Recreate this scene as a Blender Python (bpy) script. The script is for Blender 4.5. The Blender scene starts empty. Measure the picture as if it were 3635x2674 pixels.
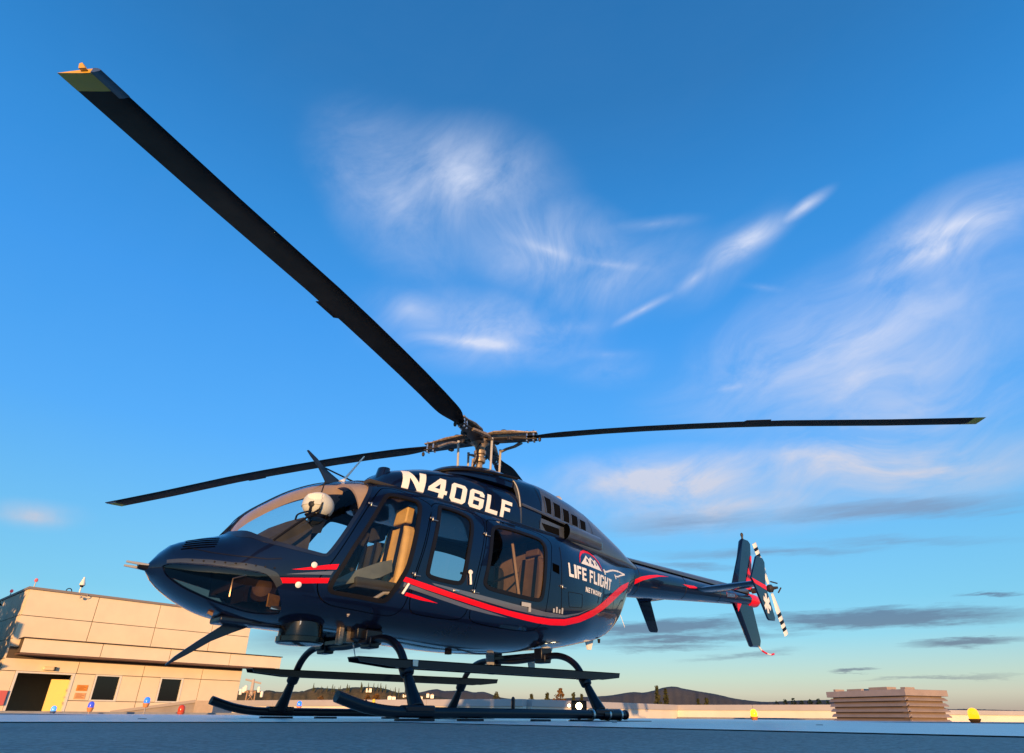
import bpy, math, random
from mathutils import Vector, Matrix, noise
from mathutils.geometry import delaunay_2d_cdt

PI = math.pi
RD = math.radians
sc = bpy.context.scene
COL = sc.collection
random.seed(7)

# ------------------------------------------------------------------ camera
CAMP = Vector((4.30638, 5.31348, 0.04477))
cd = bpy.data.cameras.new('camera')
cam = bpy.data.objects.new('camera', cd)
COL.objects.link(cam)
_yaw, _pit, _rol = -2.33564, 0.44791, 0.00892
_f = Vector((math.cos(_pit) * math.cos(_yaw), math.cos(_pit) * math.sin(_yaw), math.sin(_pit)))
_r = _f.cross(Vector((0, 0, 1))).normalized()
_u = _r.cross(_f)
_r2 = _r * math.cos(_rol) + _u * math.sin(_rol)
_u2 = _u * math.cos(_rol) - _r * math.sin(_rol)
cam.matrix_world = Matrix(((_r2.x, _u2.x, -_f.x, CAMP.x), (_r2.y, _u2.y, -_f.y, CAMP.y), (_r2.z, _u2.z, -_f.z, CAMP.z), (0, 0, 0, 1)))
cd.sensor_fit = 'HORIZONTAL'
cd.sensor_width = 36
cd.lens = 36 * 2152.09 / 3635
cd.shift_x = (1817.5 - 1869.98) / 3635
cd.shift_y = (1507.88 - 1337) / 3635
cd.clip_start = 0.02
cd.clip_end = 20000
sc.camera = cam
sc.render.resolution_x, sc.render.resolution_y = 1024, 753

sc.view_settings.view_transform = 'Standard'
sc.view_settings.look = 'None'
sc.view_settings.gamma = 1
sc.view_settings.use_curve_mapping = False
sc.view_settings.exposure = 0.3

# ------------------------------------------------------------------ sun
SUN_AZ, SUN_EL = RD(46), RD(4.5)          # world azimuth (x = helicopter nose), elevation
SUN_DIR = Vector((math.cos(SUN_EL) * math.cos(SUN_AZ), math.cos(SUN_EL) * math.sin(SUN_AZ), math.sin(SUN_EL)))
sl = bpy.data.lights.new('sun', 'SUN')
sl.energy = 5.0
sl.angle = RD(0.55)
sl.color = (1.0, 0.57, 0.23)
sun = bpy.data.objects.new('sun', sl)
COL.objects.link(sun)
sun.rotation_euler = (-SUN_DIR).to_track_quat('-Z', 'Y').to_euler()
sun.location = (30, 25, 20)

# ------------------------------------------------------------------ world
FEAT = {
'door1':[(1.587, 0.867), (1.72, 0.617), (1.901, 0.294), (2.029, 0.075), (2.089, -0.016), (2.116, -0.139), (2.092, -0.323), (2.04, -0.472), (1.964, -0.56), (1.896, -0.592), (1.679, -0.638), (1.517, -0.666), (1.418, -0.664), (1.356, -0.583), (1.319, -0.421), (1.305, -0.219), (1.288, -0.059), (1.26, 0.009), (1.192, 0.154), (1.118, 0.478), (1.06, 0.621), (1.106, 0.723), (1.367, 0.906), (1.531, 0.93)],
'win1o':[(1.544, 0.779), (1.487, 0.799), (1.247, 0.751), (1.197, 0.703), (1.187, 0.609), (1.222, 0.426), (1.278, 0.138), (1.318, 0.019), (1.387, -0.064), (1.463, -0.303), (1.5, -0.399), (1.568, -0.419), (1.965, -0.338), (2.007, -0.301), (2.029, -0.219), (2.012, -0.091), (1.911, 0.142), (1.752, 0.38), (1.606, 0.658)],
'win2o':[(0.968, 0.732), (0.753, 0.727), (0.593, 0.659), (0.568, 0.534), (0.649, 0.183), (0.676, 0.067), (0.701, 0.01), (0.738, -0.001), (0.808, -0.007), (1.089, -0.002), (1.142, 0.004), (1.15, 0.016), (1.118, 0.12), (1.065, 0.342), (0.994, 0.685)],
'win3o':[(0.328, 0.619), (0.073, 0.673), (-0.304, 0.652), (-0.425, 0.608), (-0.471, 0.481), (-0.431, 0.278), (-0.369, 0.004), (-0.33, -0.023), (-0.255, -0.041), (0.095, -0.021), (0.4, -0.008), (0.467, 0.003), (0.475, 0.021), (0.431, 0.109), (0.389, 0.315)],
'chin':[(3.123, -0.008), (3.105, 0.117), (3.025, 0.145), (2.851, 0.122), (2.664, 0.06), (2.538, 0.016), (2.467, -0.052), (2.422, -0.159), (2.373, -0.377), (2.312, -0.645), (2.269, -0.905), (2.299, -0.973), (2.476, -1.044), (2.653, -0.941), (2.866, -0.874), (3.024, -0.775), (3.099, -0.523)],
}
CLOUD_HI = [((-0.3278, -0.6282, 0.7056), (-0.8053, -0.2047, -0.5564), (-0.3278, -0.6282, 0.7056), 0.0931, 0.0797, 0.5), ((-0.4072, -0.5533, 0.7267), (-0.7963, 0.6048, 0.0143), (-0.4072, -0.5533, 0.7267), 0.1175, 0.0735, 0.66), ((-0.5396, -0.5098, 0.67), (-0.7382, 0.6691, -0.0854), (-0.5396, -0.5098, 0.67), 0.1503, 0.0597, 0.62), ((-0.627, -0.4544, 0.6327), (-0.5412, 0.8383, 0.0658), (-0.627, -0.4544, 0.6327), 0.1466, 0.0496, 0.48), ((-0.5107, -0.6435, 0.5701), (-0.784, 0.6207, -0.0016), (-0.5107, -0.6435, 0.5701), 0.1675, 0.0515, 0.6), ((-0.7116, -0.3147, 0.6282), (0.1132, -0.9338, -0.3396), (-0.7116, -0.3147, 0.6282), 0.0882, 0.0303, 0.45), ((-0.8213, -0.0568, 0.5676), (0.0705, -0.9975, 0.0021), (-0.8213, -0.0568, 0.5676), 0.1013, 0.0466, 0.8), ((-0.8364, -0.2131, 0.5049), (0.1911, -0.9769, -0.0956), (-0.8364, -0.2131, 0.5049), 0.2372, 0.0778, 0.66), ((-0.8706, -0.1983, 0.4503), (0.2033, -0.9784, -0.0377), (-0.8706, -0.1983, 0.4503), 0.1995, 0.0708, 0.62), ((-0.9024, -0.1866, 0.3885), (0.2099, -0.9776, 0.0181), (-0.9024, -0.1866, 0.3885), 0.1642, 0.0571, 0.7), ((-0.7992, -0.4971, 0.3378), (-0.5079, 0.8591, 0.0626), (-0.7992, -0.4971, 0.3378), 0.1866, 0.0504, 0.95), ((-0.9131, -0.2384, 0.3308), (-0.2835, 0.9543, -0.0946), (-0.9131, -0.2384, 0.3308), 0.1939, 0.0513, 0.92), ((-0.8416, -0.4513, 0.2968), (-0.4751, 0.8799, -0.0089), (-0.8416, -0.4513, 0.2968), 0.2627, 0.0419, 0.7), ((-0.6833, -0.5074, 0.525), (-0.5712, 0.8194, 0.0484), (-0.6833, -0.5074, 0.525), 0.0808, 0.0295, 0.3), ((-0.6294, -0.713, 0.309), (-0.7551, 0.6551, -0.0265), (-0.6294, -0.713, 0.309), 0.1474, 0.044, 0.42), ((-0.065, -0.9734, 0.2198), (-0.9949, 0.0804, 0.0616), (-0.065, -0.9734, 0.2198), 0.0481, 0.0149, 0.55)]
CLOUD_FINE = [((-0.7288, -0.1955, 0.6562), (0.0589, -0.9727, -0.2244), (-0.7288, -0.1955, 0.6562), 0.0419, 0.0068, 1.0), ((-0.7167, -0.2759, 0.6404), (0.1803, -0.9605, -0.2121), (-0.7167, -0.2759, 0.6404), 0.0729, 0.0131, 1.0), ((-0.7028, -0.3597, 0.6138), (0.1305, -0.9133, -0.3857), (-0.7028, -0.3597, 0.6138), 0.0383, 0.0076, 0.75), ((-0.6795, -0.4404, 0.5867), (0.3437, -0.8977, -0.2757), (-0.6795, -0.4404, 0.5867), 0.0667, 0.005, 0.75), ((-0.6251, -0.532, 0.5711), (0.6357, -0.7716, -0.023), (-0.6251, -0.532, 0.5711), 0.0663, 0.0117, 0.5), ((-0.537, -0.5166, 0.6669), (-0.8039, 0.5531, -0.2188), (-0.537, -0.5166, 0.6669), 0.075, 0.0069, 0.6), ((-0.6174, -0.4505, 0.6449), (-0.6879, 0.7069, -0.1647), (-0.6174, -0.4505, 0.6449), 0.0683, 0.0056, 0.55), ((-0.6276, -0.3728, 0.6835), (-0.5567, 0.8286, -0.0592), (-0.6276, -0.3728, 0.6835), 0.075, 0.008, 0.5), ((-0.4144, -0.7016, 0.5797), (-0.8645, 0.5025, -0.0099), (-0.4144, -0.7016, 0.5797), 0.0502, 0.0186, 0.6), ((-0.511, -0.662, 0.5483), (-0.7983, 0.6021, -0.017), (-0.511, -0.662, 0.5483), 0.0995, 0.0088, 0.85), ((-0.8158, -0.033, 0.5773), (0.1241, -0.9851, 0.119), (-0.8158, -0.033, 0.5773), 0.0623, 0.0113, 0.9), ((-0.8233, -0.0829, 0.5615), (0.1137, -0.9933, 0.02), (-0.8233, -0.0829, 0.5615), 0.1065, 0.0095, 0.7), ((-0.7992, -0.3775, 0.4677), (-0.4271, 0.9042, -0.0), (-0.7992, -0.3775, 0.4677), 0.0341, 0.005, 0.6), ((-0.673, -0.5122, 0.5336), (-0.6253, 0.7793, -0.0407), (-0.673, -0.5122, 0.5336), 0.0695, 0.0066, 0.4), ((-0.7618, -0.2792, 0.5846), (-0.5201, 0.8015, -0.295), (-0.7618, -0.2792, 0.5846), 0.0388, 0.0047, 0.4), ((-0.7706, -0.5309, 0.3525), (-0.5188, 0.8439, 0.1369), (-0.7706, -0.5309, 0.3525), 0.1358, 0.0117, 0.55), ((-0.8685, -0.339, 0.3617), (-0.3932, 0.9154, -0.0862), (-0.8685, -0.339, 0.3617), 0.1076, 0.011, 0.6), ((-0.9378, -0.1676, 0.3039), (-0.2049, 0.9741, -0.0953), (-0.9378, -0.1676, 0.3039), 0.0979, 0.0074, 0.5), ((-0.8472, -0.195, 0.4942), (0.1887, -0.98, -0.0632), (-0.8472, -0.195, 0.4942), 0.0659, 0.0078, 0.4), ((-0.0671, -0.9734, 0.2191), (-0.9943, 0.0834, 0.0661), (-0.0671, -0.9734, 0.2191), 0.0413, 0.0057, 0.5)]
CLOUD_LO = [((-0.8279, -0.4876, 0.2771), (-0.5098, 0.8603, -0.0093), (-0.8279, -0.4876, 0.2771), 0.1544, 0.0141, 0.6), ((-0.9332, -0.2416, 0.2659), (-0.2717, 0.9588, -0.0825), (-0.9332, -0.2416, 0.2659), 0.1768, 0.0126, 0.85), ((-0.8869, -0.4035, 0.2251), (-0.4252, 0.9034, -0.0559), (-0.8869, -0.4035, 0.2251), 0.1882, 0.0067, 0.55), ((-0.8384, -0.5021, 0.2121), (-0.5263, 0.8469, -0.0758), (-0.8384, -0.5021, 0.2121), 0.0952, 0.0055, 0.5), ((-0.9453, -0.2382, 0.2227), (-0.2682, 0.9564, -0.1154), (-0.9453, -0.2382, 0.2227), 0.1592, 0.0062, 0.35), ((-0.4694, -0.8768, 0.1038), (-0.877, 0.4767, 0.0609), (-0.4694, -0.8768, 0.1038), 0.1362, 0.0193, 0.85), ((-0.6594, -0.7432, 0.1129), (-0.7455, 0.6659, 0.0288), (-0.6594, -0.7432, 0.1129), 0.1643, 0.02, 0.85), ((-0.8248, -0.5516, 0.1247), (-0.553, 0.8328, 0.0263), (-0.8248, -0.5516, 0.1247), 0.1587, 0.0106, 1.15), ((-0.9474, -0.2943, 0.1258), (-0.2997, 0.9537, -0.0256), (-0.9474, -0.2943, 0.1258), 0.1892, 0.0102, 1.25), ((-0.8389, -0.5337, 0.1073), (-0.5354, 0.8445, 0.014), (-0.8389, -0.5337, 0.1073), 0.1816, 0.0065, 0.9), ((-0.822, -0.5615, 0.0951), (-0.5634, 0.8262, 0.0077), (-0.822, -0.5615, 0.0951), 0.1012, 0.0045, 0.7), ((-0.9767, -0.159, 0.144), (-0.1682, 0.9842, -0.0547), (-0.9767, -0.159, 0.144), 0.0402, 0.0023, 0.9), ((-0.9752, -0.2021, 0.0905), (-0.2039, 0.9789, -0.0116), (-0.9752, -0.2021, 0.0905), 0.0682, 0.0045, 1.0), ((-0.9409, -0.3333, 0.0598), (-0.334, 0.9426, -0.002), (-0.9409, -0.3333, 0.0598), 0.0308, 0.0023, 0.9), ((-0.9684, -0.2444, 0.0501), (-0.2443, 0.9697, 0.0081), (-0.9684, -0.2444, 0.0501), 0.1002, 0.0022, 0.6), ((-0.8814, -0.4652, 0.0824), (-0.46, 0.8848, 0.0747), (-0.8814, -0.4652, 0.0824), 0.093, 0.0038, 0.5)]
w = bpy.data.worlds.new('World')
sc.world = w
w.use_nodes = True
NT = w.node_tree
NT.nodes.clear()


def nd(t, kind, **kw):
    n = t.nodes.new(kind)
    for k, v in kw.items():
        setattr(n, k, v)
    return n


def ln(t, a, b):
    t.links.new(a, b)


def mth(t, op, a, b=None, c=None, clamp=False):
    n = nd(t, 'ShaderNodeMath', operation=op, use_clamp=clamp)
    for i, v in enumerate((a, b, c)):
        if v is None:
            continue
        if isinstance(v, (int, float)):
            n.inputs[i].default_value = v
        else:
            ln(t, v, n.inputs[i])
    return n.outputs[0]


def vmth(t, op, a, b=None, s=None):
    n = nd(t, 'ShaderNodeVectorMath', operation=op)
    for i, v in enumerate((a, b)):
        if v is None:
            continue
        if isinstance(v, (tuple, list, Vector)):
            n.inputs[i].default_value = tuple(v)
        else:
            ln(t, v, n.inputs[i])
    if s is not None:
        if isinstance(s, (int, float)):
            n.inputs['Scale'].default_value = s
        else:
            ln(t, s, n.inputs['Scale'])
    return n.outputs['Value'] if op in ('DOT_PRODUCT', 'LENGTH', 'DISTANCE') else n.outputs['Vector']


def ramp(t, fac, stops, interp='LINEAR'):
    n = nd(t, 'ShaderNodeValToRGB')
    cr = n.color_ramp
    cr.interpolation = interp
    while len(cr.elements) < len(stops):
        cr.elements.new(0.5)
    for e, (p, c) in zip(cr.elements, stops):
        e.position = p
        e.color = (*c, 1) if len(c) == 3 else c
    ln(t, fac, n.inputs[0])
    return n.outputs[0]


def mixc(t, fac, a, b, blend='MIX'):
    n = nd(t, 'ShaderNodeMix', data_type='RGBA', blend_type=blend)
    for i, v in ((0, fac), (6, a), (7, b)):
        if isinstance(v, (int, float)):
            n.inputs[i].default_value = v
        elif isinstance(v, (tuple, list)):
            n.inputs[i].default_value = (*v, 1)
        else:
            ln(t, v, n.inputs[i])
    return n.outputs[2]


def noise_tex(t, vec, scale, detail=4, rough=0.55, dist=0.0):
    n = nd(t, 'ShaderNodeTexNoise')
    n.inputs['Scale'].default_value = scale
    n.inputs['Detail'].default_value = detail
    n.inputs['Roughness'].default_value = rough
    n.inputs['Distortion'].default_value = dist
    if vec is not None:
        ln(t, vec, n.inputs['Vector'])
    return n


# one wisp of cloud: a soft ellipsoid on the sky sphere, long axis t, facing n
def wisps(P, lst, lk=1.3, wk=2.1):
    prev = None
    Pb = P
    for i, (c, t, n, hl, wd, amp) in enumerate(lst):
        if prev is not None and i % 12 == 0:      # keep the evaluation in batches
            Pb = vmth(NT, 'ADD', P, vmth(NT, 'SCALE', (1e-7, 1e-7, 1e-7), s=prev))
        t, n = Vector(t), Vector(n)
        b = n.cross(t)
        rot = Matrix((t, b, n)).transposed().to_euler()
        mp = nd(NT, 'ShaderNodeMapping', vector_type='TEXTURE')
        mp.inputs['Location'].default_value = c
        mp.inputs['Rotation'].default_value = rot
        mp.inputs['Scale'].default_value = (hl * lk + wd, wd * wk, .6)
        ln(NT, Pb, mp.inputs['Vector'])
        g = nd(NT, 'ShaderNodeTexGradient', gradient_type='SPHERICAL')
        ln(NT, mp.outputs[0], g.inputs[0])
        s = mth(NT, 'MULTIPLY', g.outputs['Fac'], amp * 1.15) if prev is None else mth(NT, 'SMOOTH_MAX', mth(NT, 'MULTIPLY', g.outputs['Fac'], amp * 1.15), prev, 0.10)
        prev = s
    return mth(NT, 'MULTIPLY_ADD', prev, 1.06, -0.055, clamp=True)


tc = nd(NT, 'ShaderNodeTexCoord')
DIR = tc.outputs['Generated']
sep = nd(NT, 'ShaderNodeSeparateXYZ')
ln(NT, DIR, sep.inputs[0])
zc = mth(NT, 'MAXIMUM', sep.outputs[2], 0.0)
sky = nd(NT, 'ShaderNodeTexSky', sky_type='NISHITA')
sky.sun_disc = False
sky.sun_elevation = SUN_EL
sky.sun_rotation = PI / 2 - SUN_AZ
sky.air_density = 1.0
sky.dust_density = 0.6
sky.ozone_density = 3.0
# clear-sky colour of the evening by height above the horizon (sin of elevation)
SKYR = [(0.0, (.24, .19, .23)), (.01, (.28, .23, .25)), (.031, (.39, .38, .36)), (.052, (.34, .43, .41)), (.105, (.15, .41, .55)), (.151, (.10, .37, .55)), (.225, (.085, .345, .59)),
        (.375, (.035, .28, .70)), (.545, (.014, .23, .66)), (.66, (.004, .19, .55)), (.731, (.0, .155, .46)), (.80, (.0, .125, .37)), (1.0, (.0, .09, .28))]
base = ramp(NT, zc, SKYR)
base = mixc(NT, 1.0, base, mixc(NT, 1.0, sky.outputs[0], (.12, .12, .12), 'MULTIPLY'), 'ADD')
# warped direction for feathered edges
TW = Vector((-0.185, 0.954, 0.237))
al = vmth(NT, 'DOT_PRODUCT', DIR, TW)
wn = noise_tex(NT, DIR, 2.6, 2, .5)
off = vmth(NT, 'SUBTRACT', wn.outputs['Color'], (.5, .5, .5))
Pw = vmth(NT, 'ADD', DIR, vmth(NT, 'SCALE', off, s=0.10))
Ps0 = vmth(NT, 'ADD', DIR, vmth(NT, 'SCALE', tuple(TW), s=mth(NT, 'MULTIPLY', al, -0.84)))
Ps = vmth(NT, 'ADD', Ps0, vmth(NT, 'SCALE', off, s=0.34))
st1 = noise_tex(NT, Ps, 11.0, 6, .62)
fil = mth(NT, 'MULTIPLY_ADD', st1.outputs['Fac'], 3.2, -1.12, clamp=True)
hi = wisps(Pw, CLOUD_HI, 1.25, 1.7)
# ragged: the texture eats into the thin parts of the veil first
hs = mth(NT, 'MULTIPLY', hi, mth(NT, 'MULTIPLY_ADD', hi, 0.8, 0.42))
vl = mth(NT, 'MULTIPLY', hs, mth(NT, 'MULTIPLY_ADD', fil, 1.05, 0.30))
fi = wisps(vmth(NT, 'ADD', DIR, vmth(NT, 'SCALE', off, s=0.02)), CLOUD_FINE, 1.35, 2.3)
fi = mth(NT, 'MULTIPLY', mth(NT, 'MULTIPLY', fi, fi), mth(NT, 'MULTIPLY_ADD', fil, 0.9, 0.42))
cir = mth(NT, 'ADD', vl, mth(NT, 'MULTIPLY', fi, 0.85))
cir = mth(NT, 'MINIMUM', cir, 0.93, clamp=True)
cir = mth(NT, 'MULTIPLY', cir, mth(NT, 'MULTIPLY', zc, 12.0, clamp=True))
ccol = ramp(NT, zc, [(0.0, (.52, .47, .47)), (.25, (.60, .61, .70)), (.5, (.68, .74, .92)), (1.0, (.72, .80, .98))])
col1 = mixc(NT, cir, base, ccol)
# low stratus bands
fl = nd(NT, 'ShaderNodeMapping')
fl.inputs['Scale'].default_value = (1, 1, 9)
ln(NT, DIR, fl.inputs['Vector'])
ln1 = noise_tex(NT, fl.outputs[0], 10.0, 6, .68)
offl = vmth(NT, 'MULTIPLY', vmth(NT, 'SUBTRACT', ln1.outputs['Color'], (.5, .5, .5)), (.05, .05, .026))
lo = wisps(vmth(NT, 'ADD', DIR, offl), CLOUD_LO, 1.15, 1.6)
lo = mth(NT, 'MULTIPLY', lo, mth(NT, 'MULTIPLY_ADD', ln1.outputs['Fac'], 2.4, -0.1))
lo = mth(NT, 'SMOOTH_MIN', lo, 0.90, 0.2, clamp=True)
locol = ramp(NT, zc, [(0.0, (.22, .21, .23)), (.08, (.17, .23, .31)), (.14, (.13, .22, .35)), (.3, (.24, .38, .60))])
col2 = mixc(NT, lo, col1, locol)
bg = nd(NT, 'ShaderNodeBackground')
ln(NT, vmth(NT, 'SCALE', col2, s=8.3), bg.inputs[0])
bg.inputs[1].default_value = 0.1
wo = nd(NT, 'ShaderNodeOutputWorld')
ln(NT, bg.outputs[0], wo.inputs[0])
w.cycles.sampling_method = 'MANUAL'
w.cycles.sample_map_resolution = 512

# ------------------------------------------------------------------ materials
MATS = {}


def mat(name, color=(.5, .5, .5), rough=.5, metal=0.0, coat=0.0, var=0.0, vscale=8.0, bump=0.0, bscale=60.0, emit=None, estr=0.0, spec=0.5, color2=None):
    if name in MATS:
        return MATS[name]
    m = bpy.data.materials.new(name)
    m.use_nodes = True
    t = m.node_tree
    b = t.nodes['Principled BSDF']
    b.inputs['Base Color'].default_value = (*color, 1)
    b.inputs['Roughness'].default_value = rough
    b.inputs['Metallic'].default_value = metal
    b.inputs['Specular IOR Level'].default_value = spec
    b.inputs['Coat Weight'].default_value = coat
    b.inputs['Coat Roughness'].default_value = 0.03
    b.inputs['Coat IOR'].default_value = 1.42
    tcn = nd(t, 'ShaderNodeTexCoord')
    if var > 0 or color2:
        n = noise_tex(t, tcn.outputs['Object'], vscale, 6, .6)
        c2 = color2 or tuple(min(1, c * (1 + var)) for c in color)
        c1 = color if color2 else tuple(c * (1 - var) for c in color)
        ln(t, ramp(t, n.outputs['Fac'], [(.3, c1), (.7, c2)]), b.inputs['Base Color'])
        ln(t, mth(t, 'MULTIPLY_ADD', n.outputs['Fac'], rough * .5, rough * .75), b.inputs['Roughness'])
    if bump > 0:
        n2 = noise_tex(t, tcn.outputs['Object'], bscale, 5, .6)
        bp = nd(t, 'ShaderNodeBump')
        bp.inputs['Strength'].default_value = bump
        bp.inputs['Distance'].default_value = .01
        ln(t, n2.outputs['Fac'], bp.inputs['Height'])
        ln(t, bp.outputs[0], b.inputs['Normal'])
    if emit:
        b.inputs['Emission Color'].default_value = (*emit, 1)
        b.inputs['Emission Strength'].default_value = estr
    MATS[name] = m
    return m


def glass(name, tint, ior=1.5, rough=0.0):
    m = bpy.data.materials.new(name)
    m.use_nodes = True
    t = m.node_tree
    t.nodes.clear()
    o = nd(t, 'ShaderNodeOutputMaterial')
    tr = nd(t, 'ShaderNodeBsdfTransparent')
    tr.inputs[0].default_value = (*tint, 1)
    gl = nd(t, 'ShaderNodeBsdfGlossy')
    gl.inputs['Roughness'].default_value = rough
    gl.inputs['Color'].default_value = (.95, .97, 1, 1)
    lw = nd(t, 'ShaderNodeLayerWeight')
    lw.inputs['Blend'].default_value = .5
    f0 = ((ior - 1) / (ior + 1)) ** 2
    fac = mth(t, 'MULTIPLY_ADD', mth(t, 'POWER', lw.outputs['Facing'], 5.0), 1 - f0, f0)
    mx = nd(t, 'ShaderNodeMixShader')
    ln(t, fac, mx.inputs[0])
    ln(t, tr.outputs[0], mx.inputs[1])
    ln(t, gl.outputs[0], mx.inputs[2])
    ln(t, mx.outputs[0], o.inputs[0])
    MATS[name] = m
    return m


M_NAVY = mat('navy_paint', (.0022, .0055, .024), .30, 0, 1.0, var=.10, vscale=2.5, spec=.15)
M_NAVYM = mat('navy_satin', (.006, .010, .026), .34, 0, .3, var=.15, vscale=5)
M_GREYC = mat('grey_cowl_paint', (.050, .060, .080), .32, 0, .5, var=.18, vscale=6)
M_BLACK = mat('black_rubber', (.006, .005, .005), .5, var=.2, spec=.25)
M_BLKMETAL = mat('black_gear_paint', (.0035, .0045, .010), .38, 0, .25, var=.25, vscale=12, spec=.3)
M_DEEP = mat('dark_void', (.0015, .0015, .0015), .9, spec=.0)
M_BLADE = mat('blade_paint', (.0045, .004, .004), .6, var=.3, vscale=4, spec=.15)
M_RED = mat('red_stripe', (.80, .002, .012), .35, 0, .25, var=.05, spec=.2)
M_SILVER = mat('silver_stripe', (.115, .125, .155), .22, .2, .8, var=.08)
M_WHITE = mat('white_letter', (.82, .80, .72), .45, var=.04)
M_YTIP = mat('yellow_tip', (.62, .33, .02), .5, var=.12)
M_LINER = mat('cabin_liner', (.028, .026, .025), .85, var=.2)
M_TAN = mat('tan_trim', (.46, .30, .19), .7, var=.08)
M_SEAT = mat('seat_leather', (.60, .36, .11), .6, var=.12, vscale=9)
M_TUBE = mat('seat_frame_metal', (.52, .44, .34), .4, .3, var=.1)
M_HUB = mat('hub_alloy', (.46, .36, .25), .40, .3, vscale=22, color2=(.10, .07, .05))
M_HUBD = mat('hub_dark', (.035, .030, .026), .5, .2, var=.3, vscale=25)
M_METAL = mat('bare_metal', (.55, .54, .52), .3, .9, var=.1)
M_LIGHTGREY = mat('light_grey_paint', (.42, .41, .38), .4, var=.08)
M_ORANGE = mat('orange_lens', (.7, .12, .01), .25)
M_MESH = mat('vent_mesh', (.004, .004, .004), .8, var=.6, vscale=120, spec=.05)
G_WS = glass('windshield_glass', (.86, .90, .92), 1.38)
G_SIDE = glass('side_window_glass', (.66, .68, .68), 1.42)
G_CHIN = glass('chin_glass', (.42, .36, .32), 1.5)


# ------------------------------------------------------------------ object helpers
def empty(name, loc=(0, 0, 0), parent=None):
    o = bpy.data.objects.new(name, None)
    o.empty_display_size = .1
    o.location = loc
    COL.objects.link(o)
    if parent:
        o.parent = parent
    return o


def tag(o, label=None, cat=None, group=None, kind=None):
    if label:
        o['label'] = label
    if cat:
        o['category'] = cat
    if group:
        o['group'] = group
    if kind:
        o['kind'] = kind
    return o


def link_mesh(name, me, m, parent=None):
    o = bpy.data.objects.new(name, me)
    COL.objects.link(o)
    if m is not None:
        for k in (m if isinstance(m, (list, tuple)) else [m]):
            me.materials.append(k)
    if parent is not None:
        o.parent = parent
        if parent.parent is None and parent.type == 'EMPTY':
            o.matrix_parent_inverse = Matrix.Translation(-Vector(parent.location))
    return o


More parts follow.
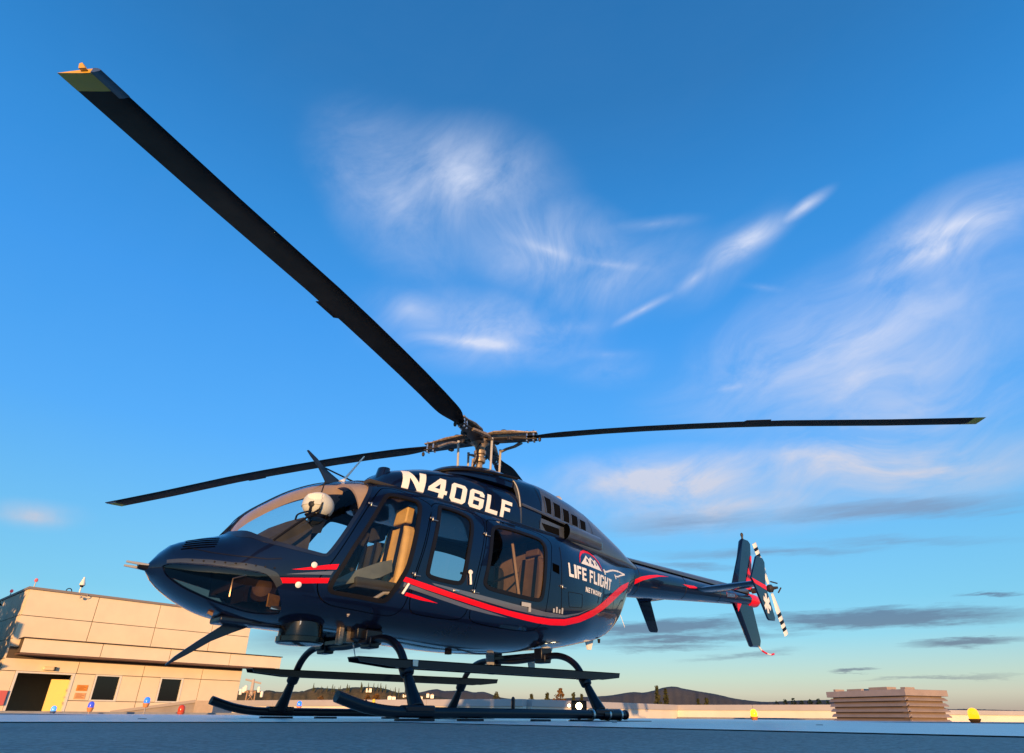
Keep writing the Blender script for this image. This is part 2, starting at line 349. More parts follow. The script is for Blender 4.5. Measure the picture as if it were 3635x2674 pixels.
class MB:
    def __init__(s):
        s.v = []
        s.f = []
        s.mi = []
        s.cur = 0

    def add(s, vs, fs):
        b = len(s.v)
        s.v += [tuple(p) for p in vs]
        for f in fs:
            s.f.append([b + i for i in f])
            s.mi.append(s.cur)
        return s

    def box(s, c, size, rot=None):
        hx, hy, hz = size[0] / 2, size[1] / 2, size[2] / 2
        P = [Vector((x, y, z)) for x in (-hx, hx) for y in (-hy, hy) for z in (-hz, hz)]
        if rot is not None:
            P = [rot @ p for p in P]
        c = Vector(c)
        return s.add([p + c for p in P], [(0, 1, 3, 2), (4, 6, 7, 5), (0, 4, 5, 1), (2, 3, 7, 6), (0, 2, 6, 4), (1, 5, 7, 3)])

    def tube(s, path, rad, seg=10, cap=True, flat=1.0):
        path = [Vector(p) for p in path]
        n = len(path)
        rad = rad if isinstance(rad, (list, tuple)) else [rad] * n
        t0 = (path[1] - path[0]).normalized()
        up = Vector((0, 0, 1)) if abs(t0.z) < .9 else Vector((1, 0, 0))
        a = t0.cross(up).normalized()
        vs, fs = [], []
        for i, p in enumerate(path):
            t = (path[min(i + 1, n - 1)] - path[max(i - 1, 0)]).normalized()
            a = (a - t * a.dot(t)).normalized()
            b = t.cross(a)
            for k in range(seg):
                an = 2 * PI * k / seg
                vs.append(p + (a * math.cos(an) + b * math.sin(an) * flat) * rad[i])
        for i in range(n - 1):
            for k in range(seg):
                k2 = (k + 1) % seg
                fs.append((i * seg + k, i * seg + k2, (i + 1) * seg + k2, (i + 1) * seg + k))
        if cap:
            fs.append(tuple(range(seg - 1, -1, -1)))
            fs.append(tuple((n - 1) * seg + k for k in range(seg)))
        return s.add(vs, fs)

    def lathe(s, prof, c=(0, 0, 0), axis=(0, 0, 1), seg=20):
        ax = Vector(axis).normalized()
        up = Vector((1, 0, 0)) if abs(ax.x) < .9 else Vector((0, 1, 0))
        a = ax.cross(up).normalized()
        b = ax.cross(a)
        c = Vector(c)
        vs, fs = [], []
        for r, h in prof:
            for k in range(seg):
                an = 2 * PI * k / seg
                vs.append(c + ax * h + (a * math.cos(an) + b * math.sin(an)) * max(r, 1e-4))
        n = len(prof)
        for i in range(n - 1):
            for k in range(seg):
                k2 = (k + 1) % seg
                fs.append((i * seg + k, i * seg + k2, (i + 1) * seg + k2, (i + 1) * seg + k))
        fs.append(tuple(range(seg - 1, -1, -1)))
        fs.append(tuple((n - 1) * seg + k for k in range(seg)))
        return s.add(vs, fs)

    def prism(s, poly, d):
        # poly: list of 3-D points in one plane, extruded by vector d
        n = len(poly)
        P = [Vector(p) for p in poly]
        d = Vector(d)
        return s.add(P + [p + d for p in P], [tuple(range(n - 1, -1, -1)), tuple(range(n, 2 * n))] + [(i, (i + 1) % n, n + (i + 1) % n, n + i) for i in range(n)])

    def loft(s, rings, cap=True):
        n = len(rings[0])
        vs = [p for r in rings for p in r]
        fs = []
        for i in range(len(rings) - 1):
            for k in range(n):
                k2 = (k + 1) % n
                fs.append((i * n + k, i * n + k2, (i + 1) * n + k2, (i + 1) * n + k))
        if cap:
            fs.append(tuple(range(n - 1, -1, -1)))
            fs.append(tuple((len(rings) - 1) * n + k for k in range(n)))
        return s.add(vs, fs)

    def build(s, name, m, parent=None, smooth=35, bevel=0):
        me = bpy.data.meshes.new(name)
        me.from_pydata(s.v, [], s.f)
        if isinstance(m, (list, tuple)):
            me.polygons.foreach_set('material_index', s.mi)
        import bmesh
        bm = bmesh.new()
        bm.from_mesh(me)
        bmesh.ops.recalc_face_normals(bm, faces=bm.faces)
        bm.to_mesh(me)
        bm.free()
        if smooth:
            me.polygons.foreach_set('use_smooth', [True] * len(me.polygons))
            me.set_sharp_from_angle(angle=RD(smooth))
        me.update()
        o = link_mesh(name, me, m, parent)
        if bevel:
            bv = o.modifiers.new('bevel', 'BEVEL')
            bv.width = bevel
            bv.segments = 2
            bv.limit_method = 'ANGLE'
        return o


def curve_pts(ctrl, n=8):
    # Catmull-Rom through control points
    P = [Vector(p) for p in ctrl]
    P = [P[0] * 2 - P[1]] + P + [P[-1] * 2 - P[-2]]
    out = []
    for i in range(1, len(P) - 2):
        for k in range(n):
            t = k / n
            a, b, c, d = P[i - 1:i + 3]
            out.append(.5 * ((2 * b) + (c - a) * t + (2 * a - 5 * b + 4 * c - d) * t * t + (3 * b - a - 3 * c + d) * t ** 3))
    out.append(P[-2])
    return out


# ------------------------------------------------------------------ lofted body shapes
def pchip(xs,ys):
    xs=[float(a) for a in xs]; ys=[float(a) for a in ys]
    if xs[0]>xs[-1]: xs=xs[::-1]; ys=ys[::-1]
    n=len(xs); h=[xs[i+1]-xs[i] for i in range(n-1)]; d=[(ys[i+1]-ys[i])/h[i] for i in range(n-1)]
    m=[d[0]]+[0.0]*(n-2)+[d[-1]]
    for i in range(1,n-1):
        if d[i-1]*d[i]>0:
            a=2*h[i]+h[i-1]; b=h[i]+2*h[i-1]; m[i]=(a+b)/(a/d[i-1]+b/d[i])
    def f(x):
        if x<=xs[0]: return ys[0]
        if x>=xs[-1]: return ys[-1]
        i=0
        while x>xs[i+1]: i+=1
        t=(x-xs[i])/h[i]; t2=t*t;t3=t2*t
        return (2*t3-3*t2+1)*ys[i]+(t3-2*t2+t)*h[i]*m[i]+(-2*t3+3*t2)*ys[i+1]+(t3-t2)*h[i]*m[i+1]
    return f
class Loft:
    # rows: x, zb, zt, w, zm, nt, nb
    def __init__(s,rows):
        c=list(zip(*rows)); s.x0=min(c[0]); s.x1=max(c[0])
        s.f=[pchip(c[0],k) for k in c[1:]]
    def at(s,x): return [g(x) for g in s.f]
    def pt(s,x,a):
        zb,zt,w,zm,nt,nb=s.at(x); c,t=math.cos(a),math.sin(a)
        n,hh=(nt,zt-zm) if t>=0 else (nb,zm-zb)
        return (x, w*math.copysign(abs(c)**(2/n),c), zm+hh*math.copysign(abs(t)**(2/n),t))
    def y(s,x,z):
        zb,zt,w,zm,nt,nb=s.at(x); n,hh=(nt,zt-zm) if z>=zm else (nb,zm-zb)
        q=min(1,abs(z-zm)/max(hh,1e-6)); return w*(1-q**n)**(1/n)
POD=Loft([
(3.18,1.00,1.06,.03,1.03,2,2),
(3.145,.965,1.125,.13,1.03,2,2),
(3.07,.905,1.22,.225,1.02,2,2),
(2.9,.81,1.30,.36,1.0,2.1,2),
(2.7,.74,1.38,.47,1.0,2.1,2.1),
(2.61,.725,1.545,.51,1.0,2.05,2.2),
(2.42,.70,1.73,.57,1.03,2.1,2.3),
(2.2,.688,1.895,.63,1.06,2.1,2.5),
(1.95,.685,2.02,.675,1.09,2.2,2.7),
(1.74,.68,2.08,.70,1.12,2.4,2.8),
(1.44,.672,2.13,.72,1.15,2.7,3),
(1.0,.658,2.14,.735,1.15,3,3),
(0.3,.632,2.13,.735,1.16,3,3),
(-.3,.648,2.11,.735,1.17,3,3),
(-.7,.70,2.10,.73,1.19,3,2.8),
(-1.1,.75,2.09,.69,1.24,2.8,2.6),
(-1.54,.83,2.08,.59,1.36,2.6,2.4),
(-2.01,.94,2.07,.44,1.5,2.4,2.2),
(-2.22,1.05,2.07,.37,1.58,2.3,2.1),
(-2.36,1.24,2.07,.33,1.66,2.2,2.1),
(-2.5,1.45,2.07,.29,1.76,2.1,2),
(-2.65,1.55,2.07,.26,1.81,2,2)])
BOOM=Loft([(-2.3,1.53,2.08,.27,1.8,2.1,2.1),(-2.65,1.555,2.06,.25,1.805,2,2),(-4.5,1.715,2.06,.17,1.885,2,2),(-6.45,1.875,2.06,.105,1.965,2,2)])
COWL_F=Loft([(1.5,1.9,2.11,.30,1.95,2.2,4),(1.42,1.9,2.24,.40,1.95,2.4,4),(1.2,1.9,2.33,.46,1.95,2.8,4),(.9,1.9,2.41,.49,1.95,3,4),(.3,1.9,2.47,.51,1.95,3,4),(-.5,1.9,2.47,.51,1.95,3,4)])
COWL_R=Loft([(-.22,1.9,2.64,.51,1.95,3,4),(-.6,1.9,2.65,.525,1.95,3,4),(-1.13,1.88,2.585,.515,1.95,2.8,4),(-1.5,1.87,2.51,.48,1.95,2.6,4),(-1.88,1.87,2.37,.43,1.95,2.4,4),(-2.22,1.85,2.23,.37,1.95,2.2,3),(-2.5,1.85,2.10,.3,1.93,2.1,2),(-2.72,1.85,2.02,.24,1.92,2,2)])
MASTF=Loft([(.74,2.4,2.46,.1,2.43,2,2),(.62,2.4,2.55,.25,2.43,2.2,2),(.35,2.4,2.635,.36,2.43,2.2,2),(0,2.4,2.69,.40,2.43,2.2,2),(-.5,2.4,2.68,.4,2.43,2.2,2)])



def loft_normal(L, p):
    def F(x, y, z):
        x = min(max(x, L.x0), L.x1)
        zb, zt, w_, zm, nt, nb = L.at(x)
        n, hh = (nt, zt - zm) if z >= zm else (nb, zm - zb)
        return (abs(y) / w_) ** n + (abs(z - zm) / hh) ** n
    e = 1e-3
    x, y, z = p
    g = Vector((F(x + e, y, z) - F(x - e, y, z), F(x, y + e, z) - F(x, y - e, z), F(x, y, z + e) - F(x, y, z - e)))
    return g.normalized() if g.length > 1e-9 else Vector((1, 0, 0))


def inside(p, poly):
    x, y = p
    c = False
    j = len(poly) - 1
    for i in range(len(poly)):
        xi, yi = poly[i]
        xj, yj = poly[j]
        if (yi > y) != (yj > y) and x < (xj - xi) * (y - yi) / (yj - yi) + xi:
            c = not c
        j = i
    return c


def dens(poly, step):
    out = []
    for i in range(len(poly)):
        a, b = poly[i], poly[(i + 1) % len(poly)]
        n = max(1, int(math.hypot(b[0] - a[0], b[1] - a[1]) / step))
        for k in range(n):
            out.append((a[0] + (b[0] - a[0]) * k / n, a[1] + (b[1] - a[1]) * k / n))
    return out


def chaikin(poly, it=2):
    for _ in range(it):
        o = []
        for i in range(len(poly)):
            a, b = poly[i], poly[(i + 1) % len(poly)]
            o.append((a[0] * .75 + b[0] * .25, a[1] * .75 + b[1] * .25))
            o.append((a[0] * .25 + b[0] * .75, a[1] * .25 + b[1] * .75))
        poly = o
    return poly


def area2(p):
    return sum(p[i][0] * p[(i + 1) % len(p)][1] - p[(i + 1) % len(p)][0] * p[i][1] for i in range(len(p)))


def offset(poly, d):
    # grow (+) or shrink (-) a closed outline
    if area2(poly) < 0:
        poly = poly[::-1]
    n = len(poly)
    out = []
    for i in range(n):
        a, b, c = Vector(poly[i - 1]), Vector(poly[i]), Vector(poly[(i + 1) % n])
        t = (c - a)
        t = t.normalized() if t.length > 1e-9 else Vector((1, 0))
        out.append((b.x + t.y * d, b.y - t.x * d))
    return out


def tri2d(polys, holes, step, grid, extra=()):
    """constrained triangulation of (union of polys) minus holes; returns 2-D verts and tris"""
    V, E, seen = [], [], {}

    def vid(p):
        k = (round(p[0], 5), round(p[1], 5))
        if k not in seen:
            seen[k] = len(V)
            V.append(Vector(k))
        return seen[k]
    for poly in list(polys) + list(holes):
        ids = [vid(p) for p in dens(poly, step)]
        for i in range(len(ids)):
            if ids[i] != ids[(i + 1) % len(ids)]:
                E.append((ids[i], ids[(i + 1) % len(ids)]))
    xs = [p[0] for q in polys for p in q]
    ys = [p[1] for q in polys for p in q]
    gx, gy = grid
    nx, ny = max(1, int((max(xs) - min(xs)) / gx)), max(1, int((max(ys) - min(ys)) / gy))
    for i in range(nx + 1):
        for k in range(ny + 1):
            p = (min(xs) + (max(xs) - min(xs)) * i / nx, min(ys) + (max(ys) - min(ys)) * k / ny)
            if any(inside(p, q) for q in polys):
                vid(p)
    r = delaunay_2d_cdt(V, E, [], 0, 1e-6)
    vv, ff = r[0], r[2]
    keep = []
    for f in ff:
        c = (sum(vv[i].x for i in f) / len(f), sum(vv[i].y for i in f) / len(f))
        if any(inside(c, q) for q in polys) and not any(inside(c, q) for q in holes):
            keep.append(tuple(f))
    return [(p.x, p.y) for p in vv], keep


# metres round the body measured on the mid-cabin section
def _arc_table():
    T = [(-PI / 2, 0.0)]
    n = 1500
    p = POD.pt(.5, -PI / 2)
    for i in range(1, n + 1):
        a = -PI / 2 + PI * i / n
        q = POD.pt(.5, a)
        T.append((a, T[-1][1] + math.hypot(q[1] - p[1], q[2] - p[2])))
        p = q
    z0 = T[n // 2][1]
    return [(a, s - z0) for a, s in T]


_ARC = _arc_table()
S_TOP = _ARC[-1][1]


def A2S(a):
    if a > PI / 2:
        return 2 * S_TOP - A2S(PI - a)
    f = (a + PI / 2) / PI * 1500
    i = min(1499, max(0, int(f)))
    return _ARC[i][1] + (_ARC[i + 1][1] - _ARC[i][1]) * (f - i)


def S2A(s):
    if s > S_TOP:
        return PI - S2A(2 * S_TOP - s)
    lo, hi = 0, 1500
    while hi - lo > 1:
        m = (lo + hi) // 2
        if _ARC[m][1] <= s:
            lo = m
        else:
            hi = m
    d = _ARC[hi][1] - _ARC[lo][1]
    return _ARC[lo][0] + (_ARC[hi][0] - _ARC[lo][0]) * ((s - _ARC[lo][1]) / d if d > 1e-9 else 0)


def skin(name, L, polys, holes, m, parent, off=0.0, thick=0.0, mirror=False, step=.05, grid=(.06, .05), inner=None, mapper=None):
    """surface patch on a loft; outlines are (x, arc length) pairs, or any 2-D space with a mapper to 3-D"""
    v2, tris = tri2d(polys, holes, step, grid)
    used = sorted({i for t in tris for i in t})
    re = {k: i for i, k in enumerate(used)}
    P, N = [], []
    for i in used:
        x, s = v2[i]
        q = Vector(mapper(x, s)) if mapper else Vector(L.pt(x, S2A(s)))
        n = loft_normal(L, q)
        P.append(q)
        N.append(n)
    T = []
    for t in tris:
        a, b, c = (re[i] for i in t)
        g = (P[b] - P[a]).cross(P[c] - P[a])
        if g.length < 1e-12:
            continue
        T.append((a, b, c) if g.dot(N[a] + N[b] + N[c]) > 0 else (a, c, b))
    V = [p + n * off for p, n in zip(P, N)]
    F = list(T)
    nv = len(V)
    if thick:
        V += [p + n * (off - thick) for p, n in zip(P, N)]
        F += [(c + nv, b + nv, a + nv) for a, b, c in T]
        ed = {}
        for t in T:
            for k in range(3):
                e = (t[k], t[(k + 1) % 3])
                ed[e] = 1
        rim = [(b, a, a + nv, b + nv) for (a, b) in ed if (b, a) not in ed]
        F += rim
    NN = N + [-n for n in N] if thick else N
    if mirror:
        V = [Vector((p.x, -p.y, p.z)) for p in V]
        NN = [Vector((n.x, -n.y, n.z)) for n in NN]
        F = [tuple(reversed(f)) for f in F]
    me = bpy.data.meshes.new(name)
    me.from_pydata([tuple(p) for p in V], [], F)
    me.polygons.foreach_set('use_smooth', [True] * len(me.polygons))
    if inner is not None:
        mi = [0] * len(T) + [1] * len(T) + [0] * (len(F) - 2 * len(T))
        me.polygons.foreach_set('material_index', mi)
    me.update()
    ln_ = []
    nt2 = 2 * len(T) if thick else len(T)
    for pi, p in enumerate(me.polygons):
        if pi < nt2:
            ln_ += [tuple(NN[i]) for i in p.vertices]
        else:
            ln_ += [tuple(p.normal)] * len(p.vertices)
    me.normals_split_custom_set(ln_)
    return link_mesh(name, me, [m, inner] if inner is not None else m, parent)


def loft_obj(name, L, m, parent, nx=40, na=48, x0=None, x1=None, cap=True, a0=None):
    x0 = L.x0 if x0 is None else x0
    x1 = L.x1 if x1 is None else x1
    rings = [[L.pt(x1 + (x0 - x1) * i / (nx - 1), 2 * PI * k / na) for k in range(na)] for i in range(nx)]
    mb = MB().loft(rings, cap)
    return mb.build(name, m, parent, smooth=50)

# ================================================================== HELICOPTER
HELI = tag(empty('helicopter', (0, 0, 0)), 'dark navy air ambulance helicopter with red stripe parked on its skids', 'helicopter')


def S(poly):
    return [(x, A2S(a)) for x, a in poly]


def toa(L, x, z):
    zb, zt, w_, zm, nt, nb = L.at(x)
    n, hh = (nt, zt - zm) if z >= zm else (nb, zm - zb)
    q = min(1, abs(z - zm) / hh)
    y = (1 - q ** n) ** (1 / n)
    a = math.atan2(q ** (n / 2), y ** (n / 2))
    return a if z >= zm else -a


def XZ(L, poly):
    return [(x, A2S(toa(L, x, z))) for x, z in poly]


def mir(poly):
    return [(x, 2 * S_TOP - s) for x, s in poly]


DOOR1 = chaikin(S(FEAT['door1']), 2)
DOOR2 = chaikin(XZ(POD, [(1.085, 1.86), (1.00, 1.925), (.62, 1.93), (.44, 1.90), (.42, 1.83), (.455, 1.666), (.555, 1.30), (.60, 1.12), (.635, .97), (.66, .87), (.74, .83), (1.18, .835), (1.26, .87), (1.285, .97), (1.265, 1.10), (1.225, 1.25), (1.165, 1.45), (1.10, 1.75)]), 2)
DOOR3 = chaikin(XZ(POD, [(.395, 1.84), (.33, 1.905), (-.2, 1.92), (-.5, 1.88), (-.575, 1.80), (-.515, 1.66), (-.455, 1.334), (-.40, 1.07), (-.365, .93), (-.30, .85), (-.2, .815), (.45, .825), (.60, .85), (.61, .97), (.575, 1.12), (.53, 1.28), (.425, 1.66)]), 2)
WIN = [chaikin(S(FEAT[k]), 2) for k in ('win1o', 'win2o', 'win3o')]
WING = [offset(w_, -.038) for w_ in WIN]
CHIN = chaikin(S(FEAT['chin']), 2)
# windshield half: from the centre post to the door post
WS = chaikin([(x, A2S(a)) for x, a in (
    (2.690, 1.50), (2.690, 1.25), (2.672, 1.0), (2.631, .714), (2.575, .542), (2.48, .385), (2.393, .30), (2.274, .222), (2.162, .172), (2.085, .140), (2.06, .16), (2.003, .245), (1.903, .414), (1.815, .563), (1.747, .719), (1.698, .837), (1.655, .99), (1.645, 1.19), (1.66, 1.40), (1.72, 1.47), (1.85, 1.49), (2.3, 1.50))], 1)

body_holes = []
for d in (DOOR1, DOOR2, DOOR3):
    body_holes += [offset(d, .005), mir(offset(d, .005))]
body_holes += [WS, mir(WS), CHIN, mir(CHIN)]
_s0, _s1 = A2S(-PI / 2), A2S(1.5 * PI)
dom = [(POD.x0, _s0), (POD.x1, _s0), (POD.x1, _s1), (POD.x0, _s1)]
fus = skin('fuselage', POD, [dom], body_holes, M_NAVY, HELI, thick=.022, step=.05, grid=(.055, .055), inner=M_LINER)
fus['label'] = 'glossy navy cabin body'
MB().lathe([(.031, 0), (.02, .012), (.004, .018)], (3.178, 0, 1.03), (1, 0, 0), 16).build('nose_cap', M_NAVY, fus)

doors = []
DN = ('crew_door', 'litter_door', 'passenger_door')
for side in (0, 1):
    for k, (d, w_, g_) in enumerate(zip((DOOR1, DOOR2, DOOR3), WIN, WING)):
        dm = skin(DN[k], POD, [offset(d, -.005)], [offset(w_, -.004)], M_NAVY, HELI, thick=.024, mirror=bool(side), step=.045, grid=(.05, .05), inner=M_LINER)
        skin('window_seal', POD, [w_], [g_], M_BLACK, dm, off=.006, thick=.02, mirror=bool(side), step=.045, grid=(.05, .05))
        skin('window_pane', POD, [offset(g_, .004)], [], G_SIDE if k else G_WS, dm, off=-.006, mirror=bool(side), step=.05, grid=(.06, .06))
        skin('door_seal', POD, [offset(d, .03)], [offset(d, -.03)], M_BLACK, dm, off=-.026, mirror=bool(side), step=.05, grid=(.06, .06))
        doors.append(dm)
for side in (0, 1):
    ws = skin('windshield_pane', POD, [offset(WS, .004)], [], G_WS, HELI, off=-.006, mirror=bool(side), step=.05, grid=(.05, .05))
    ch = skin('chin_window', POD, [offset(CHIN, .004)], [], G_CHIN, HELI, off=-.006, mirror=bool(side), step=.04, grid=(.05, .05))
    CB = XZ(POD, [(3.10, 1.075), (2.988, 1.087), (2.857, 1.086), (2.67, 1.078), (2.52, 1.064), (2.437, 1.036), (2.394, 1.0), (2.36, .95), (2.395, .92), (2.43, .962), (2.475, 1.0), (2.54, 1.024), (2.664, 1.036), (2.851, 1.051), (3.025, 1.055), (3.098, 1.05)])
    skin('chin_window_frame', POD, [CB], [], mat('frame_grey', (.045, .05, .052), .26, .3, .6), HELI, off=.004, thick=.008, mirror=bool(side), step=.04, grid=(.05, .05))
    skin('windshield_frame', POD, [offset(WS, .03)], [offset(WS, -.006)], M_NAVYM, HELI, off=.003, thick=.01, mirror=bool(side), step=.05, grid=(.05, .05))


def decal(name, L, polys, holes, m, parent, off=.0025, xz=True, mirror=False, step=.04, grid=(.05, .05)):
    if xz:
        return skin(name, L, polys, holes, m, parent, off=off, mirror=mirror, step=step, grid=grid, mapper=lambda x, z: (x, L.y(x, z), z))
    return skin(name, L, polys, holes, m, parent, off=off, mirror=mirror, step=step, grid=grid)


# ---- painted stripes
R3T = [(1.353, 1.132), (1.136, 1.102), (.88, 1.065), (.623, 1.034), (.37, 1.005), (.123, .983), (-.08, .972), (-.268, .965), (-.478, .967), (-.70, .987), (-.939, 1.045), (-1.25, 1.158), (-1.44, 1.245), (-1.626, 1.339), (-1.88, 1.465), (-2.13, 1.579), (-2.42, 1.68)]
R3B = [(1.383, 1.093), (1.145, 1.053), (.88, 1.018), (.616, .985), (.36, .955), (.111, .933), (-.09, .917), (-.286, .907), (-.501, .908), (-.73, .927), (-.995, .988), (-1.273, 1.086), (-1.45, 1.16), (-1.633, 1.244), (-1.85, 1.35), (-2.062, 1.454), (-2.36, 1.60)]
decal('red_stripe', POD, [R3T + R3B[::-1]], [], M_RED, HELI)
decal('red_stripe', BOOM, [[(-2.36, 1.67), (-2.6, 1.735), (-2.80, 1.817), (-3.03, 1.874), (-3.26, 1.916), (-3.6, 1.943), (-3.30, 1.895), (-3.12, 1.852), (-2.85, 1.775), (-2.63, 1.683), (-2.40, 1.60)]], [], M_RED, HELI)
decal('red_stripe', POD, [[(2.43, .989), (2.222, 1.009), (2.025, 1.032), (2.034, .991), (2.214, .969), (2.41, .951)]], [], M_RED, HELI)
decal('red_stripe', POD, [[(2.321, 1.064), (2.196, 1.096), (2.052, 1.135), (1.965, 1.152), (1.981, 1.106), (2.079, 1.093), (2.233, 1.071)]], [], M_RED, HELI)
decal('red_stripe', POD, [[(1.363, 1.008), (1.176, .984), (.985, .951), (1.169, .956), (1.342, .976)]], [], M_RED, HELI)
decal('red_stripe', BOOM, [[(-3.94, 1.88), (-4.29, 1.903), (-4.44, 1.885), (-4.15, 1.85)]], [], M_RED, HELI)
decal('silver_stripe', POD, [[(2.363, 1.022), (2.19, 1.057), (2.002, 1.092), (2.019, 1.057), (2.177, 1.041)]], [], M_SILVER, HELI)
decal('silver_stripe', POD, [[(1.361, 1.084), (1.1, 1.038), (.647, .978), (.36, .945), (.123, .915), (.36, .922), (.638, .942), (1.0, .99), (1.37, 1.047)]], [], M_SILVER, HELI)
decal('silver_stripe', POD, [[(1.078, 1.118), (.561, 1.088), (.1, 1.055), (-.381, 1.026), (-.69, 1.026), (-.95, 1.08), (-1.25, 1.18), (-.94, 1.062), (-.70, 1.004), (-.478, .984), (-.268, .982), (.123, 1.0), (.623, 1.05), (1.05, 1.102)]], [], M_SILVER, HELI)

# ---- lettering as flat print
BAR = lambda a, b, c, d: [(a, b), (c, b), (c, d), (a, d)]
OCT = [(0, .14), (.16, 0), (.84, 0), (1, .14), (1, .86), (.84, 1), (.16, 1), (0, .86)]
GLY = {
    'N': ([BAR(0, 0, .29, 1), BAR(.71, 0, 1, 1), [(0, 1), (.29, 1), (1, 0), (.71, 0)]], []),
    '4': ([BAR(0, .2, 1, .4), BAR(.58, 0, .86, 1), [(0, .38), (.30, .38), (.86, 1), (.54, 1)]], []),
    '0': ([OCT], [BAR(.30, .2, .70, .8)]),
    '6': ([OCT], [BAR(.30, .19, .70, .42), [(.30, .6), (1.2, .6), (1.2, .7), (.68, .7), (.68, .81), (.30, .81)]]),
    'L': ([BAR(0, 0, .32, 1), BAR(0, 0, 1, .22)], []),
    'F': ([BAR(0, 0, .32, 1), BAR(0, .78, 1, 1), BAR(0, .40, .85, .6)], []),
    'I': ([BAR(0, 0, 1, 1)], []),
    'E': ([BAR(0, 0, .36, 1), BAR(0, 0, 1, .2), BAR(0, .8, 1, 1), BAR(0, .41, .88, .6)], []),
    'G': ([OCT], [BAR(.34, .18, .68, .82), BAR(.62, .52, 1.2, .7)]),
    'H': ([BAR(0, 0, .34, 1), BAR(.66, 0, 1, 1), BAR(0, .4, 1, .6)], []),
    'T': ([BAR(.32, 0, .68, 1), BAR(0, .8, 1, 1)], []),
    'W': ([[(0, 1), (.22, 1), (.36, 0), (.16, 0)], [(.42, 1), (.60, 1), (.36, 0), (.18, 0)], [(.42, 1), (.58, 1), (.82, 0), (.62, 0)], [(.78, 1), (1, 1), (.84, 0), (.64, 0)]], []),
    'O': ([OCT], [BAR(.32, .2, .68, .8)]),
    'R': ([BAR(0, 0, .3, 1), [(0, 1), (.85, 1), (1, .88), (1, .56), (.85, .42), (0, .42)], [(.35, .5), (.62, .5), (1, 0), (.70, 0)]], [BAR(.30, .58, .68, .82)]),
    'K': ([BAR(0, 0, .3, 1), [(.25, .42), (.66, 1), (1, 1), (.45, .32)], [(.36, .58), (.58, .68), (1, 0), (.68, 0)]], []),
    'D': ([[(0, 0), (.8, 0), (1, .16), (1, .84), (.8, 1), (0, 1)]], [BAR(.32, .2, .68, .8)]),
    'A': ([[(0, 0), (.28, 0), (.62, 1), (.38, 1)], [(.72, 0), (1, 0), (.62, 1), (.38, 1)], BAR(.2, .2, .8, .38)], []),
    'X': ([], []),
}


def text(name, s, widths, gap, quad, L, m, parent, off=.003, step=.03, grid=(.035, .035)):
    """quad: (x,z) of top-left, bottom-left, top-right, bottom-right"""
    tl, bl, tr_, br = [Vector(q) for q in quad]
    tot = sum(widths) + gap * (len(s) - 1)
    u = 0.0
    objs = None
    polys, holes = [], []
    allV, allF, allN = [], [], []
    for ch, wd in zip(s, widths):
        if ch != ' ':
            ps, hs = GLY[ch]

            def mp(p, u=u, wd=wd):
                uu = (u + p[0] * wd) / tot
                top = tl.lerp(tr_, uu)
                bot = bl.lerp(br, uu)
                q = bot.lerp(top, p[1])
                return (q.x, q.y)
            P2 = [[mp(p) for p in q] for q in ps]
            H2 = [[mp(p) for p in q] for q in hs]
            v2, tr = tri2d(P2, H2, step, grid)
            b = len(allV)
            for x, z in v2:
                q = Vector((x, L.y(x, z), z))
                n = loft_normal(L, q)
                allV.append(q + n * off)
                allN.append(n)
            for t in tr:
                a_, b_, c_ = (i + b for i in t)
                g = (allV[b_] - allV[a_]).cross(allV[c_] - allV[a_])
                allF.append((a_, b_, c_) if g.dot(allN[a_]) > 0 else (a_, c_, b_))
        u += wd + gap
    me = bpy.data.meshes.new(name)
    me.from_pydata([tuple(v) for v in allV], [], allF)
    me.polygons.foreach_set('use_smooth', [True] * len(me.polygons))
    me.update()
    me.normals_split_custom_set_from_vertices([tuple(n) for n in allN])
    return link_mesh(name, me, m, parent)


# ---- cowlings on the roof deck
cf = loft_obj('transmission_cowling', COWL_F, M_NAVY, HELI, 50, 64)
text('registration_lettering', 'N406LF', [1.18, 1.12, 1.0, 1.0, .86, .8], .20, ((1.255, 2.268), (1.315, 2.04), (-.105, 2.205), (-.06, 1.995)), COWL_F, M_WHITE, cf)
MB().loft([[(p[0], p[1] * k, 2.40 + (p[2] - 2.40) * q) for p in (MASTF.pt(.74 - 1.24 * (1 - math.cos(PI * i / 30)) / 2, PI * j / 40) for j in range(41))] for i in range(31) for k, q in ((1, 1),)], cap=False).build('mast_fairing', M_NAVY, HELI, smooth=50)
# rim lip round the mast fairing
rim = [(MASTF.at(x)[2] + .012, x) for x in (.70, .6, .45, .25, 0, -.25, -.5)]
path = [(x, wv, 2.455 + .02 * i) for i, (wv, x) in enumerate(rim)][:6]
MB().tube(curve_pts([(x, -y, z) for x, y, z in path[::-1]] + [(.745, 0, 2.45)] + path, 5), .018, 8).build('fairing_rim', M_BLACK, HELI)

# engine cowling with an open intake mouth
rings = []
NA = 64
for i in range(46):
    x = COWL_R.x1 + (COWL_R.x0 - COWL_R.x1) * i / 45
    rings.append([COWL_R.pt(x, 2 * PI * k / NA) for k in range(NA)])
ec = MB().loft(rings, cap=False)
x1 = COWL_R.x1
zb, zt, w_, zm, nt, nb = COWL_R.at(x1)
inn = [(x1 + .01, p[1] * .93, zm + (p[2] - zm) * .93) for p in rings[0]]
deep = [(x1 - .28, p[1] * .9, zm + (p[2] - zm) * .9) for p in rings[0]]
ec.loft([rings[0], inn], cap=False)
ecow = ec.build('engine_cowling', M_GREYC, HELI, smooth=50)
MB().loft([inn, deep], cap=True).build('intake_duct', M_DEEP, ecow)
MB().tube([(x1 + .004, p[1] * 1.005, p[2]) for p in rings[0][2:31]], .007, 6).build('intake_lip', M_LIGHTGREY, ecow)
